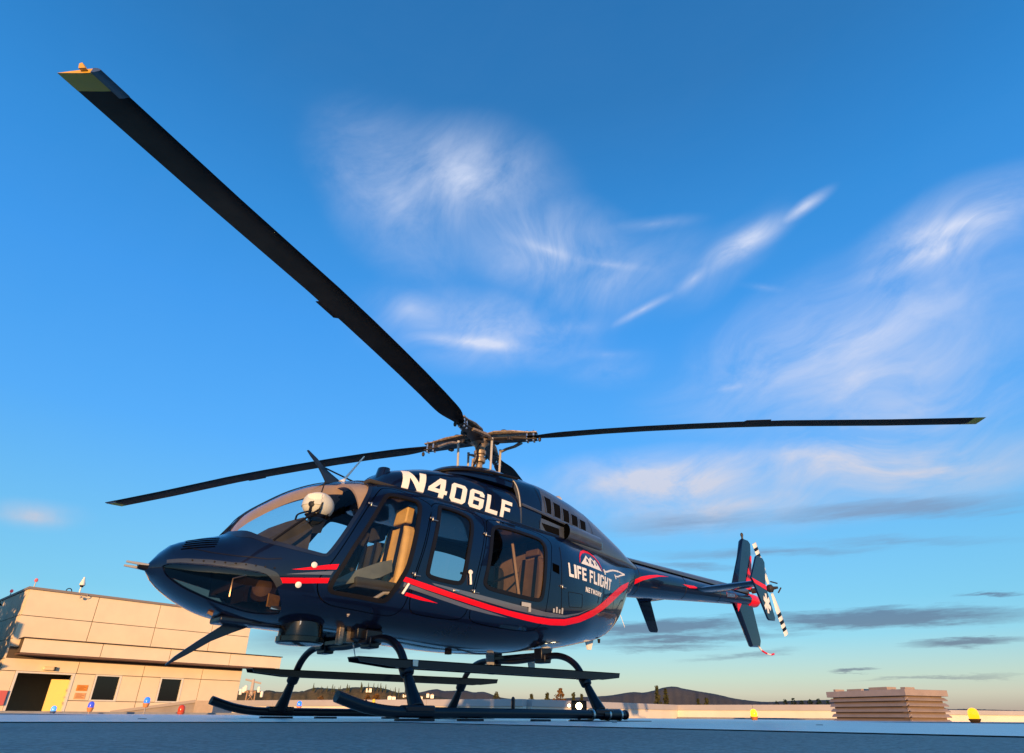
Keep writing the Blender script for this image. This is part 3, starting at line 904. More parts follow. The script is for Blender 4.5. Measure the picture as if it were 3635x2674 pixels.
# navy forward part of the engine cowling, grey aft
decal('cowling_panel', COWL_R, [[(-.235, 2.58), (-.235, 1.96), (-.50, 1.96), (-.545, 2.18), (-.60, 2.50), (-.5, 2.585)]], [], M_NAVY, ecow, off=.004)
VENT = [[(-.628, 2.419), (-.743, 2.400), (-.709, 2.191), (-.631, 2.199)], [(-.775, 2.377), (-.903, 2.359), (-.870, 2.173), (-.757, 2.183)], [(-.938, 2.337), (-1.058, 2.323), (-1.032, 2.154), (-.920, 2.161)], [(-1.094, 2.300), (-1.220, 2.287), (-1.193, 2.141), (-1.075, 2.151)], [(-1.257, 2.268), (-1.388, 2.260), (-1.359, 2.129), (-1.245, 2.136)]]
for vq in VENT:
    v_ = decal('vent', COWL_R, [vq], [], M_MESH, ecow, off=.003)
    decal('vent_frame', COWL_R, [offset(dens(vq, .02), .012)], [offset(dens(vq, .02), -.002)], M_GREYC, v_, off=.007)
decal('vent', COWL_R, [[(-.538, 2.060), (-.833, 2.048), (-.839, 1.956), (-.711, 1.949), (-.600, 1.981)]], [], M_MESH, ecow, off=.003)
# the black ledge between the upper and the lower panels
decal('cowling_gap', COWL_R, [[(-.24, 2.205), (-.545, 2.165), (-.90, 2.125), (-.95, 2.085), (-.87, 2.085), (-.5, 2.12), (-.24, 2.15)]], [], M_DEEP, ecow, off=.0035)
MB().tube([(x, COWL_R.y(x, z) + .012, z) for x, z in ((-.235, 2.212), (-.4, 2.192), (-.6, 2.166), (-.8, 2.143), (-.95, 2.128))], .018, 6).build('cowling_ledge', M_GREYC, ecow)


# exhaust fairings on each flank
for sy in (1, -1):
    rr = []
    for i in range(14):
        t = i / 13
        x = -.93 - .83 * t
        z0 = 2.035 - .01 * t
        yb = COWL_R.y(x, z0) - .03
        hz = .10 * (1 - .15 * t) * (1 if t < .9 else 1 - (t - .9) * 4)
        dy = .125 * (1 - t * .35) * (1 if t < .85 else 1 - (t - .85) * 5)
        rr.append([(x, sy * (yb + dy * max(0, math.cos(a)) ** .7), z0 + hz * math.sin(a)) for a in [(-PI / 2 + PI * k / 14) for k in range(15)]])
    ef = MB()
    for i in range(13):
        for k in range(14):
            b = [rr[i][k], rr[i][k + 1], rr[i + 1][k + 1], rr[i + 1][k]]
            ef.add(b, [(0, 1, 2, 3)])
    ef.add(rr[-1], [tuple(range(15))])
    eo = ef.build('exhaust_fairing', M_GREYC, ecow, smooth=60)
    MB().prism([(p[0] + .004, p[1] * (1.0 if abs(p[1]) < .45 else .998), 2.035 + (p[2] - 2.035) * .93) for p in rr[0]], (-.02, 0, 0)).build('exhaust_opening', M_DEEP, ecow, smooth=0)
MB().lathe([(.02, -.16), (.05, -.10), (.07, 0), (.072, .06), (.05, .075), (.001, .08)], (-1.33, .0, 2.63), (-.9, 0, .25), 18).build('beacon_housing', M_LIGHTGREY, ecow)
MB().box((-1.28, 0, 2.585), (.26, .07, .12)).build('beacon_mount', M_LIGHTGREY, ecow, bevel=.02)
# intake bump at the front of the roof
MB().loft([[(1.42 + .10 * t - .05 * math.cos(a) * (1 - t), .16 + .085 * (1 - .25 * t) * math.cos(a) * 1, 2.12 + .16 * t) if 0 else (1.40 + .075 * (1 - .2 * t) * math.cos(a) - .03 * t, .17 + .085 * (1 - .2 * t) * math.sin(a), 2.10 + .19 * t) for a in [2 * PI * k / 16 for k in range(16)]] for t in (0, .5, .9, 1.0)]).build('roof_intake', M_NAVY, HELI, smooth=50)
# roof edge drip rail
for sy in (1, -1):
    MB().tube([(x, sy * (POD.y(x, z) + .004), z) for x, z in ((1.58, 1.99), (1.35, 2.01), (1.1, 1.99), (.8, 1.985), (.4, 1.98), (0, 1.975), (-.4, 1.96), (-.8, 1.945))], .011, 6).build('drip_rail', M_NAVYM, HELI)

# ---- life flight markings
LQ = ((-.783, 1.612), (-.778, 1.453), (-1.81, 1.596), (-1.74, 1.446))
text('operator_lettering', 'LIFE FLIGHT', [.82, .42, .78, .85, .35, .78, .78, .42, .95, .95, .82], .13, LQ, POD, M_WHITE, HELI)
text('network_lettering', 'NETWORK', [1, .8, .85, 1.2, .95, .95, .95], .22, ((-1.093, 1.388), (-1.083, 1.329), (-1.473, 1.376), (-1.444, 1.324)), POD, M_WHITE, HELI, step=.02, grid=(.02, .02))
MT = [(-1.055, 1.652), (-1.218, 1.785), (-1.262, 1.745), (-1.329, 1.785), (-1.372, 1.745), (-1.42, 1.768), (-1.54, 1.646)]
decal('mountain_emblem', POD, [MT], [[(-1.20, 1.742), (-1.228, 1.742), (-1.245, 1.70), (-1.225, 1.68), (-1.205, 1.705), (-1.185, 1.69)], [(-1.315, 1.745), (-1.345, 1.745), (-1.37, 1.70), (-1.345, 1.675), (-1.325, 1.70), (-1.30, 1.685)], [(-1.405, 1.735), (-1.43, 1.735), (-1.45, 1.70), (-1.425, 1.69)]], M_WHITE, HELI, off=.003, step=.02, grid=(.03, .03))
arc_o = [(-1.025, 1.66), (-1.06, 1.75), (-1.12, 1.815), (-1.22, 1.855), (-1.34, 1.86), (-1.45, 1.825), (-1.53, 1.76), (-1.565, 1.655)]
arc_i = [(-1.035, 1.66), (-1.075, 1.74), (-1.14, 1.79), (-1.23, 1.822), (-1.34, 1.828), (-1.44, 1.80), (-1.515, 1.745), (-1.557, 1.655)]
decal('red_arc', POD, [arc_o + arc_i[::-1]], [], M_RED, HELI, off=.0028, step=.02, grid=(.03, .03))


def ribbon(pts, wd):
    P = [Vector((a, b)) for a, b in pts]
    L_, R_ = [], []
    for i, p in enumerate(P):
        t = (P[min(i + 1, len(P) - 1)] - P[max(i - 1, 0)]).normalized()
        L_.append((p.x - t.y * wd / 2, p.y + t.x * wd / 2))
        R_.append((p.x + t.y * wd / 2, p.y - t.x * wd / 2))
    return L_ + R_[::-1]


decal('caduceus_line', POD, [ribbon([(-1.61, 1.66), (-1.70, 1.675), (-1.81, 1.71), (-1.92, 1.738), (-2.02, 1.752), (-2.09, 1.755)], .022), ribbon([(-2.075, 1.762), (-2.31, 1.757)], .02), ribbon([(-2.31, 1.757), (-2.15, 1.715), (-2.05, 1.68), (-1.955, 1.668)], .018), ribbon([(-1.61, 1.69), (-1.635, 1.625)], .035), ribbon([(-1.95, 1.69), (-1.975, 1.635)], .03)], [], M_WHITE, HELI, off=.003, step=.02, grid=(.03, .03))
decal('fuel_port', POD, [[(-.515, 1.562), (-.62, 1.548), (-.612, 1.45), (-.51, 1.472)]], [], M_DEEP, HELI, off=.003)
decal('caution_marks', POD, [BAR(-.50 - .045 * k, 1.035, -.525 - .045 * k, 1.075 + .02 * (k % 2)) for k in range(4)], [], M_LIGHTGREY, HELI, off=.004, step=.02, grid=(.02, .02))
for pts in ([(-.692, 1.78), (-.66, 1.55), (-.643, 1.36), (-.626, .985)], [(-1.45, 1.44), (-1.40, 1.34), (-1.36, 1.24)], [(-1.75, 1.43), (-1.66, 1.34), (-1.6, 1.30)]):
    decal('panel_seam', POD, [ribbon(pts, .009)], [], M_BLACK, HELI, off=.0022, step=.03)

for x in (-2.78, -4.05, -5.15):
    pts = [BOOM.pt(x, -1.2 + 2.2 * k / 14) for k in range(15)]
    MB().tube([(p[0], p[1] * 1.004, p[2]) for p in pts], .0035, 4).build('boom_seam', M_BLACK, HELI)
for x0_, x1__, z0_, z1_ in ((-.75, -1.02, 1.28, 1.12), (-1.5, -1.85, 1.34, 1.20)):
    bxp = [(x0_, z0_), (x1__, z0_ + .01), (x1__ + .02, z1_ + .02), (x0_ - .01, z1_)]
    bb = chaikin(dens(bxp, .04), 2)
    decal('access_panel_seam', POD, [offset(bb, .004)], [offset(bb, -.003)], M_BLACK, HELI, off=.002, step=.03)
decal('panel_seam', POD, [ribbon([(3.02, 1.20), (2.95, 1.17), (2.85, 1.145), (2.7, 1.13), (2.5, 1.125), (2.40, 1.14)], .006)], [], M_BLACK, HELI, off=.0022, step=.03)
for pts in ([(-.52, 2.50), (-.545, 2.30), (-.54, 2.12)], [(-.50, 2.08), (-.515, 1.96)], [(-1.45, 2.44), (-1.50, 2.2), (-1.52, 2.1)]):
    decal('cowling_seam', COWL_R, [ribbon(pts, .008)], [], M_BLACK, ecow, off=.0055, step=.03)
decal('cowling_seam', COWL_F, [ribbon([(.16, 2.40), (.17, 2.2), (.16, 2.02)], .007)], [], M_BLACK, cf, off=.002, step=.03)

# ---- small hardware on the flank
def on_pod(x, z, out=0.0, sy=1):
    q = Vector((x, POD.y(x, z), z))
    n = loft_normal(POD, q)
    q = q + n * out
    return Vector((q.x, q.y * sy, q.z))


for x, z, k in ((1.70, 1.735, 0), (1.09, 1.715, 1), (.435, 1.695, 2), (1.265, 1.165, 1), (.59, 1.105, 2), (-.645, 1.32, None)):
    p = on_pod(x, z, .01)
    h = MB().lathe([(.010, -.02), (.012, 0), (.010, .02)], p, (0, 0, 1), 8)
    h.box(p + Vector((-.03, 0, -.008)), (.06, .012, .013)).box(p + Vector((.018, 0, .006)), (.03, .012, .018))
    h.build('hinge', mat('hinge_steel', (.22, .22, .22), .35, .8), HELI if k is None else doors[k], bevel=.004)
MB().tube([on_pod(1.375, .985, .022), on_pod(1.325, 1.075, .022)], .017, 8, flat=.7).build('door_handle', M_WHITE, doors[0], bevel=.004)
hd = MB().tube([on_pod(.645, 1.16, .02), on_pod(.655, 1.26, .02)], .011, 8)
hd.lathe([(.022, -.008), (.024, 0), (.02, .008)], on_pod(.655, 1.275, .02), (0, 1, 0), 12)
hd.build('door_handle', M_WHITE, doors[1])
decal('door_handle', POD, [BAR(-.03, 1.045, -.16, 1.085), BAR(-.13, 1.0, -.165, 1.045)], [], M_LIGHTGREY, doors[2], off=.012)
MB().box(on_pod(.80, 1.085, .012), (.05, .014, .014)).build('door_latch', M_METAL, doors[1])
for x, z in ((2.16, 1.118), (2.25, .955)):
    MB().lathe([(.022, 0), (.024, .008), (.012, .016)], on_pod(x, z), loft_normal(POD, on_pod(x, z)), 14).build('static_port', M_WHITE, HELI)
for k in range(5):
    x = 2.93 - .012 * k
    decal('nose_louver', POD, [ribbon([(x + .10, 1.165 + .024 * k), (x, 1.185 + .024 * k), (x - .10, 1.20 + .024 * k)], .009)], [], M_DEEP, HELI, off=.002, step=.02, grid=(.03, .03))
for k in range(9):
    t = k / 8
    x = 2.96 - .52 * t
    p = on_pod(x, 1.074 - .012 * t, .005)
    MB().lathe([(.007, 0), (.006, .006)], p, loft_normal(POD, p), 8).build('rivet', M_BLACK, HELI)

# ---- tail boom and driveshaft cover
boom = loft_obj('tail_boom', BOOM, M_NAVY, HELI, 30, 40)
MB().loft([[(x, y * wd, 2.05 + dz * h_) for y, dz in ((-1, 0), (-1, .5), (-.75, .9), (-.3, 1), (.3, 1), (.75, .9), (1, .5), (1, 0))] for x, wd, h_ in ((-2.2, .12, .055), (-2.9, .115, .06), (-4.3, .10, .08), (-5.6, .085, .10), (-6.3, .08, .10))]).build('driveshaft_cover', M_GREYC, boom, smooth=40)
gb = MB().loft([[(x, .11 * s_ * math.cos(a), zc_ + .115 * s_ * math.sin(a)) for a in [2 * PI * k / 20 for k in range(20)]] for x, s_, zc_ in ((-6.3, 1.0, 1.955), (-6.5, 1.05, 1.965), (-6.62, .95, 1.97), (-6.72, .6, 1.98), (-6.76, .1, 1.985))])
gb.build('tail_fairing', M_RED, boom, smooth=50)
# danger arrow, lettering in white on red
AR = [(-5.36, 1.945), (-5.66, 1.968), (-5.655, 1.995), (-5.77, 1.935), (-5.655, 1.878), (-5.66, 1.90), (-5.36, 1.872)]
dg = decal('danger_arrow', BOOM, [AR], [], mat('danger_red', (.75, .10, .05), .4), boom, off=.003, step=.03)
text('danger_lettering', 'DANGER', [1, 1, 1, 1, .8, 1], .3, ((-5.38, 1.937), (-5.38, 1.882), (-5.64, 1.957), (-5.64, 1.908)), BOOM, M_WHITE, boom, off=.005, step=.02, grid=(.02, .02))


# ---- vertical fin, stabiliser, end plates
def slab(pts, th, axis='y', taper=.35):
    """plate from an outline in (x,z), thin lens section, centred on y=0"""
    c = Vector((sum(p[0] for p in pts) / len(pts), sum(p[1] for p in pts) / len(pts)))
    mb = MB()
    n = len(pts)
    o = [(p[0], 0, p[1]) for p in pts]
    i1 = [(c.x + (p[0] - c.x) * .72, th / 2, c.y + (p[1] - c.y) * .94) for p in pts]
    i2 = [(c.x + (p[0] - c.x) * .72, -th / 2, c.y + (p[1] - c.y) * .94) for p in pts]
    mb.add(o + i1 + i2, [tuple(range(n, 2 * n)), tuple(range(3 * n - 1, 2 * n - 1, -1))] + [(k, (k + 1) % n, n + (k + 1) % n, n + k) for k in range(n)] + [((k + 1) % n, k, 2 * n + k, 2 * n + (k + 1) % n) for k in range(n)])
    return mb


fin_u = slab([(-5.80, 2.12), (-6.40, 3.07), (-6.47, 3.115), (-6.70, 3.115), (-6.80, 3.06), (-6.52, 2.12)], .085)
finu = fin_u.build('vertical_fin', M_NAVY, HELI, smooth=20)
fin_l = slab([(-5.72, 1.90), (-6.46, 1.90), (-6.63, 1.27), (-6.56, 1.17), (-6.20, 1.15)], .085)
finl = fin_l.build('ventral_fin', M_NAVY, HELI, smooth=20)
MB().prism([(-6.22, .047, 2.14), (-6.46, .047, 2.14), (-6.66, .047, 2.80), (-6.62, .047, 2.80)], (0, .004, 0)).build('red_flash', M_RED, finu)
MB().prism([(-5.745, .047, 1.86), (-6.02, .047, 1.86), (-5.86, .047, 1.70)], (0, .003, 0)).build('red_flash', M_RED, finl)
MB().lathe([(.018, 0), (.018, .05), (.026, .055), (.026, .10), (.01, .12)], (-6.50, 0, 3.11), (0, 0, 1), 12).build('fin_lamp', M_HUBD, finu)
tk = MB()
tk.cur = 0
SKP = curve_pts([(-6.50, 0, 1.22), (-6.58, 0, 1.14), (-6.75, 0, 1.09), (-6.93, 0, 1.075), (-7.06, 0, 1.095)], 6)
tk.tube(SKP[:8], .016, 8).build('tail_skid', M_WHITE, HELI)
MB().tube(SKP[7:14], .017, 8).build('tail_skid_band', M_RED, HELI)
MB().tube(SKP[13:19], .016, 8).build('tail_skid', M_WHITE, HELI)
MB().tube(SKP[18:], .017, 8).build('tail_skid_band', M_RED, HELI)
# horizontal stabiliser: inverted aerofoil through the boom
rr = []
for y in (-1.05, -.6, -.2, 0, .2, .6, 1.05):
    sw = abs(y) * .14
    ch = .62 - abs(y) * .20
    z0 = 1.875
    rr.append([(-4.33 - sw - ch * t, y, z0 + h_) for t, h_ in ((0, 0), (.08, .028), (.3, .04), (.7, .022), (1, .004), (.7, -.02), (.3, -.035), (.08, -.022))])
stab = MB().loft(rr).build('stabilizer', M_NAVY, HELI, smooth=40)
FL = [(-4.42, 1.93), (-4.68, 2.29), (-4.72, 2.31), (-4.90, 2.30), (-4.95, 2.24), (-4.86, 1.86), (-5.01, 1.41), (-4.985, 1.365), (-4.80, 1.355), (-4.76, 1.38), (-4.50, 1.83)]
for sy in (1, -1):
    f1 = MB()
    n = len(FL)
    f1.prism([(x, sy * 1.045, z) for x, z in FL], (0, sy * .028, 0))
    f1o = f1.build('end_plate', M_NAVY, HELI, smooth=20, bevel=.009)
    MB().prism([(-4.43, sy * 1.0745, 1.93), (-4.865, sy * 1.0745, 1.87), (-4.855, sy * 1.0745, 1.80), (-4.50, sy * 1.0745, 1.86)], (0, sy * .002, 0)).build('red_band', M_RED, f1o)
    # six-armed medical star
    st = MB()
    for k in range(3):
        a = PI / 2 + k * PI / 3
        d, e = Vector((math.cos(a), 0, math.sin(a))), Vector((-math.sin(a), 0, math.cos(a)))
        c = Vector((-4.80, sy * (1.0745 + .0015 * k), 1.60))
        L_, w2 = .145, .035
        sx = .72
        pts = [c + d * L_ + e * w2, c - d * L_ + e * w2, c - d * L_ - e * w2, c + d * L_ - e * w2]
        pts = [Vector((c.x + (p.x - c.x) * sx, p.y, p.z)) for p in pts]
        st.prism(pts, (0, sy * .001, 0))
    st.build('medical_star', M_WHITE, f1o, smooth=0)

# ---- tail rotor, port side
TRC = Vector((-6.42, .42, 2.12))
trd = Vector((.34, -.0, .74)).normalized()
MB().tube([TRC + Vector((0, -.34, 0)), TRC], [.05, .035], 12).build('tail_rotor_shaft', M_HUBD, HELI)
trh = MB().lathe([(.05, -.05), (.07, -.02), (.07, .03), (.03, .06), (.02, .14)], TRC, (0, 1, 0), 14)
trh.tube([TRC + Vector((0, .06, 0)) - trd * .12 + Vector((-.12, 0, .05)), TRC + Vector((0, .06, 0)) + Vector((-.2, .05, .03))], .014, 6)
trh.tube([TRC + Vector((0, .05, 0)) + trd * .12, TRC + Vector((-.14, .08, .10))], .012, 6)
trho = trh.build('tail_rotor_hub', M_HUBD, HELI)
for sgn in (1, -1):
    dd = trd * sgn
    ee = Vector((0, 1, 0)).cross(dd)
    def seg_blade(r0, r1, w0, w1, m, nm, par):
        th = .014
        tw = .0
        ring = lambda r, w2: [TRC + dd * r + ee * (w2 * .5 * cx) + Vector((0, cy * th + cx * w2 * .5 * tw * sgn, 0)) for cx, cy in ((-1, 0), (-.5, .8), (.3, 1), (.85, .6), (1, 0), (.85, -.6), (.3, -1), (-.5, -.8))]
        return MB().loft([ring(r0, w0), ring(r1, w1)]).build(nm, m, par, smooth=40)
    bl = seg_blade(.09, .34, .08, .165, M_WHITE, 'tail_rotor_blade', HELI)
    prev = .34
    for q, (r1, m, nm) in enumerate(((.44, M_WHITE, 'white_band'), (.50, M_BLACK, 'black_band'), (.57, M_WHITE, 'white_band'), (.63, M_BLACK, 'black_band'), (.695, M_WHITE, 'white_band'), (.75, M_BLACK, 'black_band'), (.83, M_WHITE, 'white_band'))):
        seg_blade(prev, r1, .17, .17, m, nm, bl)
        prev = r1

# ---- main rotor
HUB = Vector((0, 0, 3.10))
PSI = RD(32.27)
ZR = pchip([0, .6, 1.6, 2.5, 3.4, 4.4, 5.335], [3.10, 3.07, 3.04, 2.99, 2.92, 2.81, 2.72])


def rot_pt(az, r, c, z=0.0):
    x = r * math.cos(az) - c * math.sin(az)
    y = r * math.sin(az) + c * math.cos(az)
    return Vector((x, y, ZR(r) + z - .05192 * x - .0178 * y))


AF = [(1, 0), (.93, .35), (.75, .8), (.5, 1), (.2, .85), (-.3, .5), (-.8, .12), (-1, 0), (-.8, -.10), (-.3, -.35), (.2, -.55), (.5, -.6), (.75, -.5), (.93, -.25)]
CH = pchip([.60, .72, .84, 1.0, 1.15, 5.335], [.11, .13, .19, .255, .27, .265])
# blade pitch along the span: the cyclic is off centre, so every blade sits differently
PITCH = [pchip([.6, 1.5, 5.335], [.02, .0, -.29]), pchip([.6, 1.5, 5.335], [.12, .15, .13]), pchip([.6, 5.335], [.03, .03]), pchip([.6, 1.5, 5.335], [-.03, -.04, -.05])]


def ring(kb, az, r, k=1.0, prof=AF, ext=1.0):
    c = CH(r)
    t = .0155 if r > 1.1 else .0155 + (1.1 - r) * .03
    th = PITCH[kb](r)
    ct_, st_ = math.cos(th), math.sin(th)
    out = []
    for u, v in prof:
        a, b_ = u * c * .5 * k * ext - .02, v * t * k
        out.append(rot_pt(az, r, a * ct_ - b_ * st_, a * st_ + b_ * ct_))
    return out


for k in range(4):
    az = PSI + k * PI / 2
    rs = [.60, .66, .72, .78, .84, .92, 1.0, 1.08, 1.2, 1.5, 2.0, 2.5, 3.0, 3.5, 4.0, 4.5, 5.0, 5.24]
    b = MB().loft([ring(k, az, r) for r in rs]).build('rotor_blade', M_BLADE, HELI, smooth=40)
    tip = MB().loft([ring(k, az, r, 1.01) for r in (5.24, 5.335)]).build('blade_tip', M_YTIP, b, smooth=40)
    # abrasion strip on the leading edge near the tip, trim tab on the trailing edge
    MB().loft([ring(k, az, r, 1.0, ((.60, -.62), (.80, -.62), (.96, -.3), (1.02, 0), (.96, .4), (.80, .85), (.60, 1.05))) for r in (5.20, 5.338)], cap=True).build('abrasion_strip', M_GREYC, b, smooth=40)
    q0, q1 = ring(k, az, 3.06)[7], ring(k, az, 3.34)[7]
    dv = (q0 - ring(k, az, 3.06)[0]).normalized() * .032
    MB().prism([q0 - dv, q1 - dv, q1 + dv, q0 + dv + (q1 - q0) * .12], (0, 0, .005)).build('trim_tab', M_BLADE, b, smooth=0)
    te = ring(k, az, 5.335)
    tc_ = te[4].lerp(te[10], .5)
    tn = (te[0] - te[7]).normalized()
    MB().prism([tc_ - tn * .012, tc_ + tn * .03, tc_ - tn * .005 + Vector((0, 0, .035)), tc_ - tn * .02 + Vector((0, 0, .03))], (rot_pt(az, 5.35, 0) - rot_pt(az, 5.335, 0))).build('tip_weight', M_YTIP, b, smooth=0)
    # grip: two curved plates with the flexure between them, damper and pitch horn
    g = MB()
    for zo, th_ in ((.045, .016), (-.04, .014)):
        pl = [rot_pt(az, r, c, zo + (.02 if .15 < r < .45 else 0)) for r, c in ((.08, -.07), (.20, -.095), (.42, -.085), (.62, -.055), (.72, -.045), (.72, .045), (.62, .055), (.42, .085), (.20, .095), (.08, .07))]
        g.cur = 0 if zo > 0 else 1  # lighter top, darker lower plate: underside shade put into the colours
        g.prism(pl, (0, 0, th_))
    gr = g.build('rotor_grip', [M_HUB, M_HUBD], HELI, smooth=0, bevel=.005)
    MB().tube([rot_pt(az, r, 0, .0) for r in (.05, .25, .5, .68)], [.05, .042, .045, .04], 10, flat=.6).build('flexure', M_HUBD, gr)
    bo = MB()
    for r, c in ((.60, .03), (.60, -.03), (.68, .028), (.68, -.028)):
        p = rot_pt(az, r, c, -.06)
        bo.lathe([(.013, 0), (.013, .13), (.009, .14)], p, (0, 0, 1), 8)
    bo.build('grip_bolts', M_METAL, gr)
    dm = MB().lathe([(.035, -.03), (.045, -.02), (.045, .02), (.035, .03)], rot_pt(az, .30, .0, .085), (0, 0, 1), 14)
    MB().box(rot_pt(az, .19, .06, -.015), (.07, .05, .05)).build('bearing_block', M_HUBD, gr, bevel=.006)
    MB().box(rot_pt(az, .40, -.07, -.03), (.06, .05, .045)).build('bearing_block', M_HUBD, gr, bevel=.006)
    dm.build('damper', M_HUBD, gr, bevel=.006)
    # pitch horn reaching round to the link
    hp = [rot_pt(az, .50, .075, -.035), rot_pt(az, .40, .15, -.05), rot_pt(az, .28, .20, -.06), rot_pt(az, .20, .215, -.09)]
    MB().tube(hp, [.028, .024, .022, .02], 8, flat=.7).build('pitch_horn', M_HUB, gr)
    q = hp[-1]
    MB().tube([q + Vector((0, 0, .03)), q, (q.x * .96, q.y * .96, 2.60)], [.018, .015, .0135], 8).build('pitch_link', M_LIGHTGREY, HELI)
    e1 = rot_pt(az, .76, -.045, -.055)
    MB().lathe([(.004, -.03), (.016, -.02), (.02, 0), (.016, .02), (.004, .03)], e1, (0, 0, 1), 10).build('rod_end', M_HUBD, gr)
hb = MB().lathe([(.055, -.24), (.055, -.20), (.075, -.19), (.075, -.15), (.055, -.13), (.065, -.09), (.09, -.06), (.12, -.045), (.12, .0), (.10, .05), (.11, .075), (.07, .10), (.03, .115)], HUB, (.05, .018, 1), 24)
hub = hb.build('rotor_hub', M_HUB, HELI, smooth=40)
ar = MB()
for k in range(4):
    az = PSI + PI / 4 + k * PI / 2
    p = [rot_pt(az, r, c, .0) for r, c in ((.06, -.06), (.15, -.03), (.15, .03), (.06, .06))]
    ar.prism(p, (0, 0, .05))
ar.build('hub_yoke', M_HUBD, hub, smooth=0, bevel=.01)
MB().tube([(0, 0, 2.60), (0, 0, 2.90)], .042, 16).build('rotor_mast', M_HUB, HELI)
co = MB().lathe([(.07, 0), (.075, .02), (.075, .05), (.055, .07)], (0, 0, 2.80), (0, 0, 1), 20)
co.lathe([(.13, 0), (.14, .02), (.10, .05), (.06, .06)], (0, 0, 2.655), (0, 0, 1), 20)
co.build('swashplate_collar', M_HUB, HELI)
MB().tube(curve_pts([(.06, .09, 3.02), (.12, .10, 2.92), (.10, .09, 2.83), (.125, .06, 2.72), (.13, .05, 2.66)], 5), .011, 6).build('slip_ring_cable', M_BLACK, HELI)
MB().tube([(.135, .045, 2.80), (.14, .04, 2.64)], .012, 6).build('drive_link', M_HUB, HELI)

# ---- landing gear
YS = 1.19
for sy in (1, -1):
    path = curve_pts([(-1.02, sy * YS, .062), (-.6, sy * YS, .062), (.2, sy * YS, .062), (1.0, sy * YS, .062), (1.45, sy * YS, .062), (1.70, sy * YS, .068), (1.88, sy * YS, .092), (2.0, sy * YS, .122), (2.11, sy * YS, .155)], 6)
    sk = MB().tube(path, .039, 14).build('skid_tube', M_BLKMETAL, HELI, smooth=60)
    for x0, x1_ in ((1.62, 1.30), (1.05, .82), (.25, .05), (-.25, -.5)):
        MB().box(((x0 + x1_) / 2, sy * YS, .0115), (x0 - x1_, .06, .019)).build('wear_shoe', M_BLKMETAL, sk, bevel=.004)
    MB().box((-.82, sy * (YS + .0), .006), (.95, .26, .008)).build('bear_paw', M_BLACK, sk)
    for x in (-.52, -.76, -.94):
        MB().lathe([(.052, -.012), (.055, 0), (.052, .012)], (x, sy * YS, .062), (1, 0, 0), 16).build('skid_clamp', M_METAL, sk)
    MB().lathe([(.05, 0), (.05, .28)], (-.95, sy * YS, .064), (1, 0, 0), 16).build('skid_sleeve', M_BLKMETAL, sk)
    MB().lathe([(.02, -.03), (.045, -.02), (.045, 0)], (-1.03, sy * YS, .062), (1, 0, 0), 14).build('skid_end_cap', mat('dark_red_cap', (.06, .008, .006), .4), sk)
    ey = MB().tube([(.48, sy * YS, .10), (.48, sy * YS, .165)], .016, 8)
    ey.lathe([(.012, -.01), (.022, 0), (.012, .01)], (.48, sy * YS, .17), (0, 1, 0), 10)
    ey.build('tow_ring', M_BLKMETAL, sk)
for x0, zt_ in ((1.44, .605), (-.68, .612)):
    half = [(0, .60), (.28, .612), (.50, .625), (.64, .618), (.77, .58), (.88, .51), (.96, .41), (1.03, .30), (1.10, .19), (1.165, .10)]
    pts = [(x0, -y, z) for y, z in half[::-1]] + [(x0, y, z) for y, z in half[1:]]
    ct = MB().tube(curve_pts(pts, 4), .033, 12).build('cross_tube', M_BLKMETAL, HELI, smooth=60)
    for sy in (1, -1):
        lo_ = MB().tube([(x0, sy * 1.02, .315), (x0, sy * 1.09, .205), (x0, sy * 1.175, .085)], [.036, .046, .062], 12)
        lo_.box((x0, sy * 1.185, .085), (.26, .10, .05))
        lo_.build('skid_saddle', M_BLKMETAL, ct, bevel=.012)
        cl = MB().lathe([(.05, -.05), (.056, -.03), (.056, .03), (.05, .05)], (x0, sy * .99, .365), (0, sy * .55, -.83), 14)
        cl.box((x0, sy * .97, .40), (.12, .10, .05))
        cl.build('step_clamp', M_BLKMETAL, ct, bevel=.008)
        sd = MB().box((x0, sy * .40, .645), (.16, .12, .12)).box((x0, sy * .40, .60), (.10, .16, .09))
        sd.build('tube_saddle', M_BLKMETAL, ct, bevel=.012)
    MB().box((x0, 0, .64), (.12, .70, .05)).build('support_beam', M_BLKMETAL, ct, bevel=.01)
for sy in (1, -1):
    top = .445
    mb = MB()
    prof = [(1.885, .398), (1.55, .372), (-.90, .382), (-1.165, .41), (-1.18, top + .012), (1.90, top - .014)]
    y0, y1 = sy * .885, sy * 1.045
    mb.prism([(x, y1, z) for x, z in prof], (0, -sy * .012, 0))
    mb.prism([(x, y0, z) for x, z in prof], (0, sy * .012, 0))
    mb.prism([(1.90, y0 - 0, top - .013), (-1.18, y0, top + .013), (-1.18, y0, top + .005), (1.90, y0, top - .021)], (0, y1 - y0, 0))
    mb.build('flight_step', M_BLKMETAL, HELI, smooth=0)
    MB().box((1.40, sy * 1.05, .41), (.05, .012, .05)).build('step_bolts', M_METAL, HELI, bevel=.004)

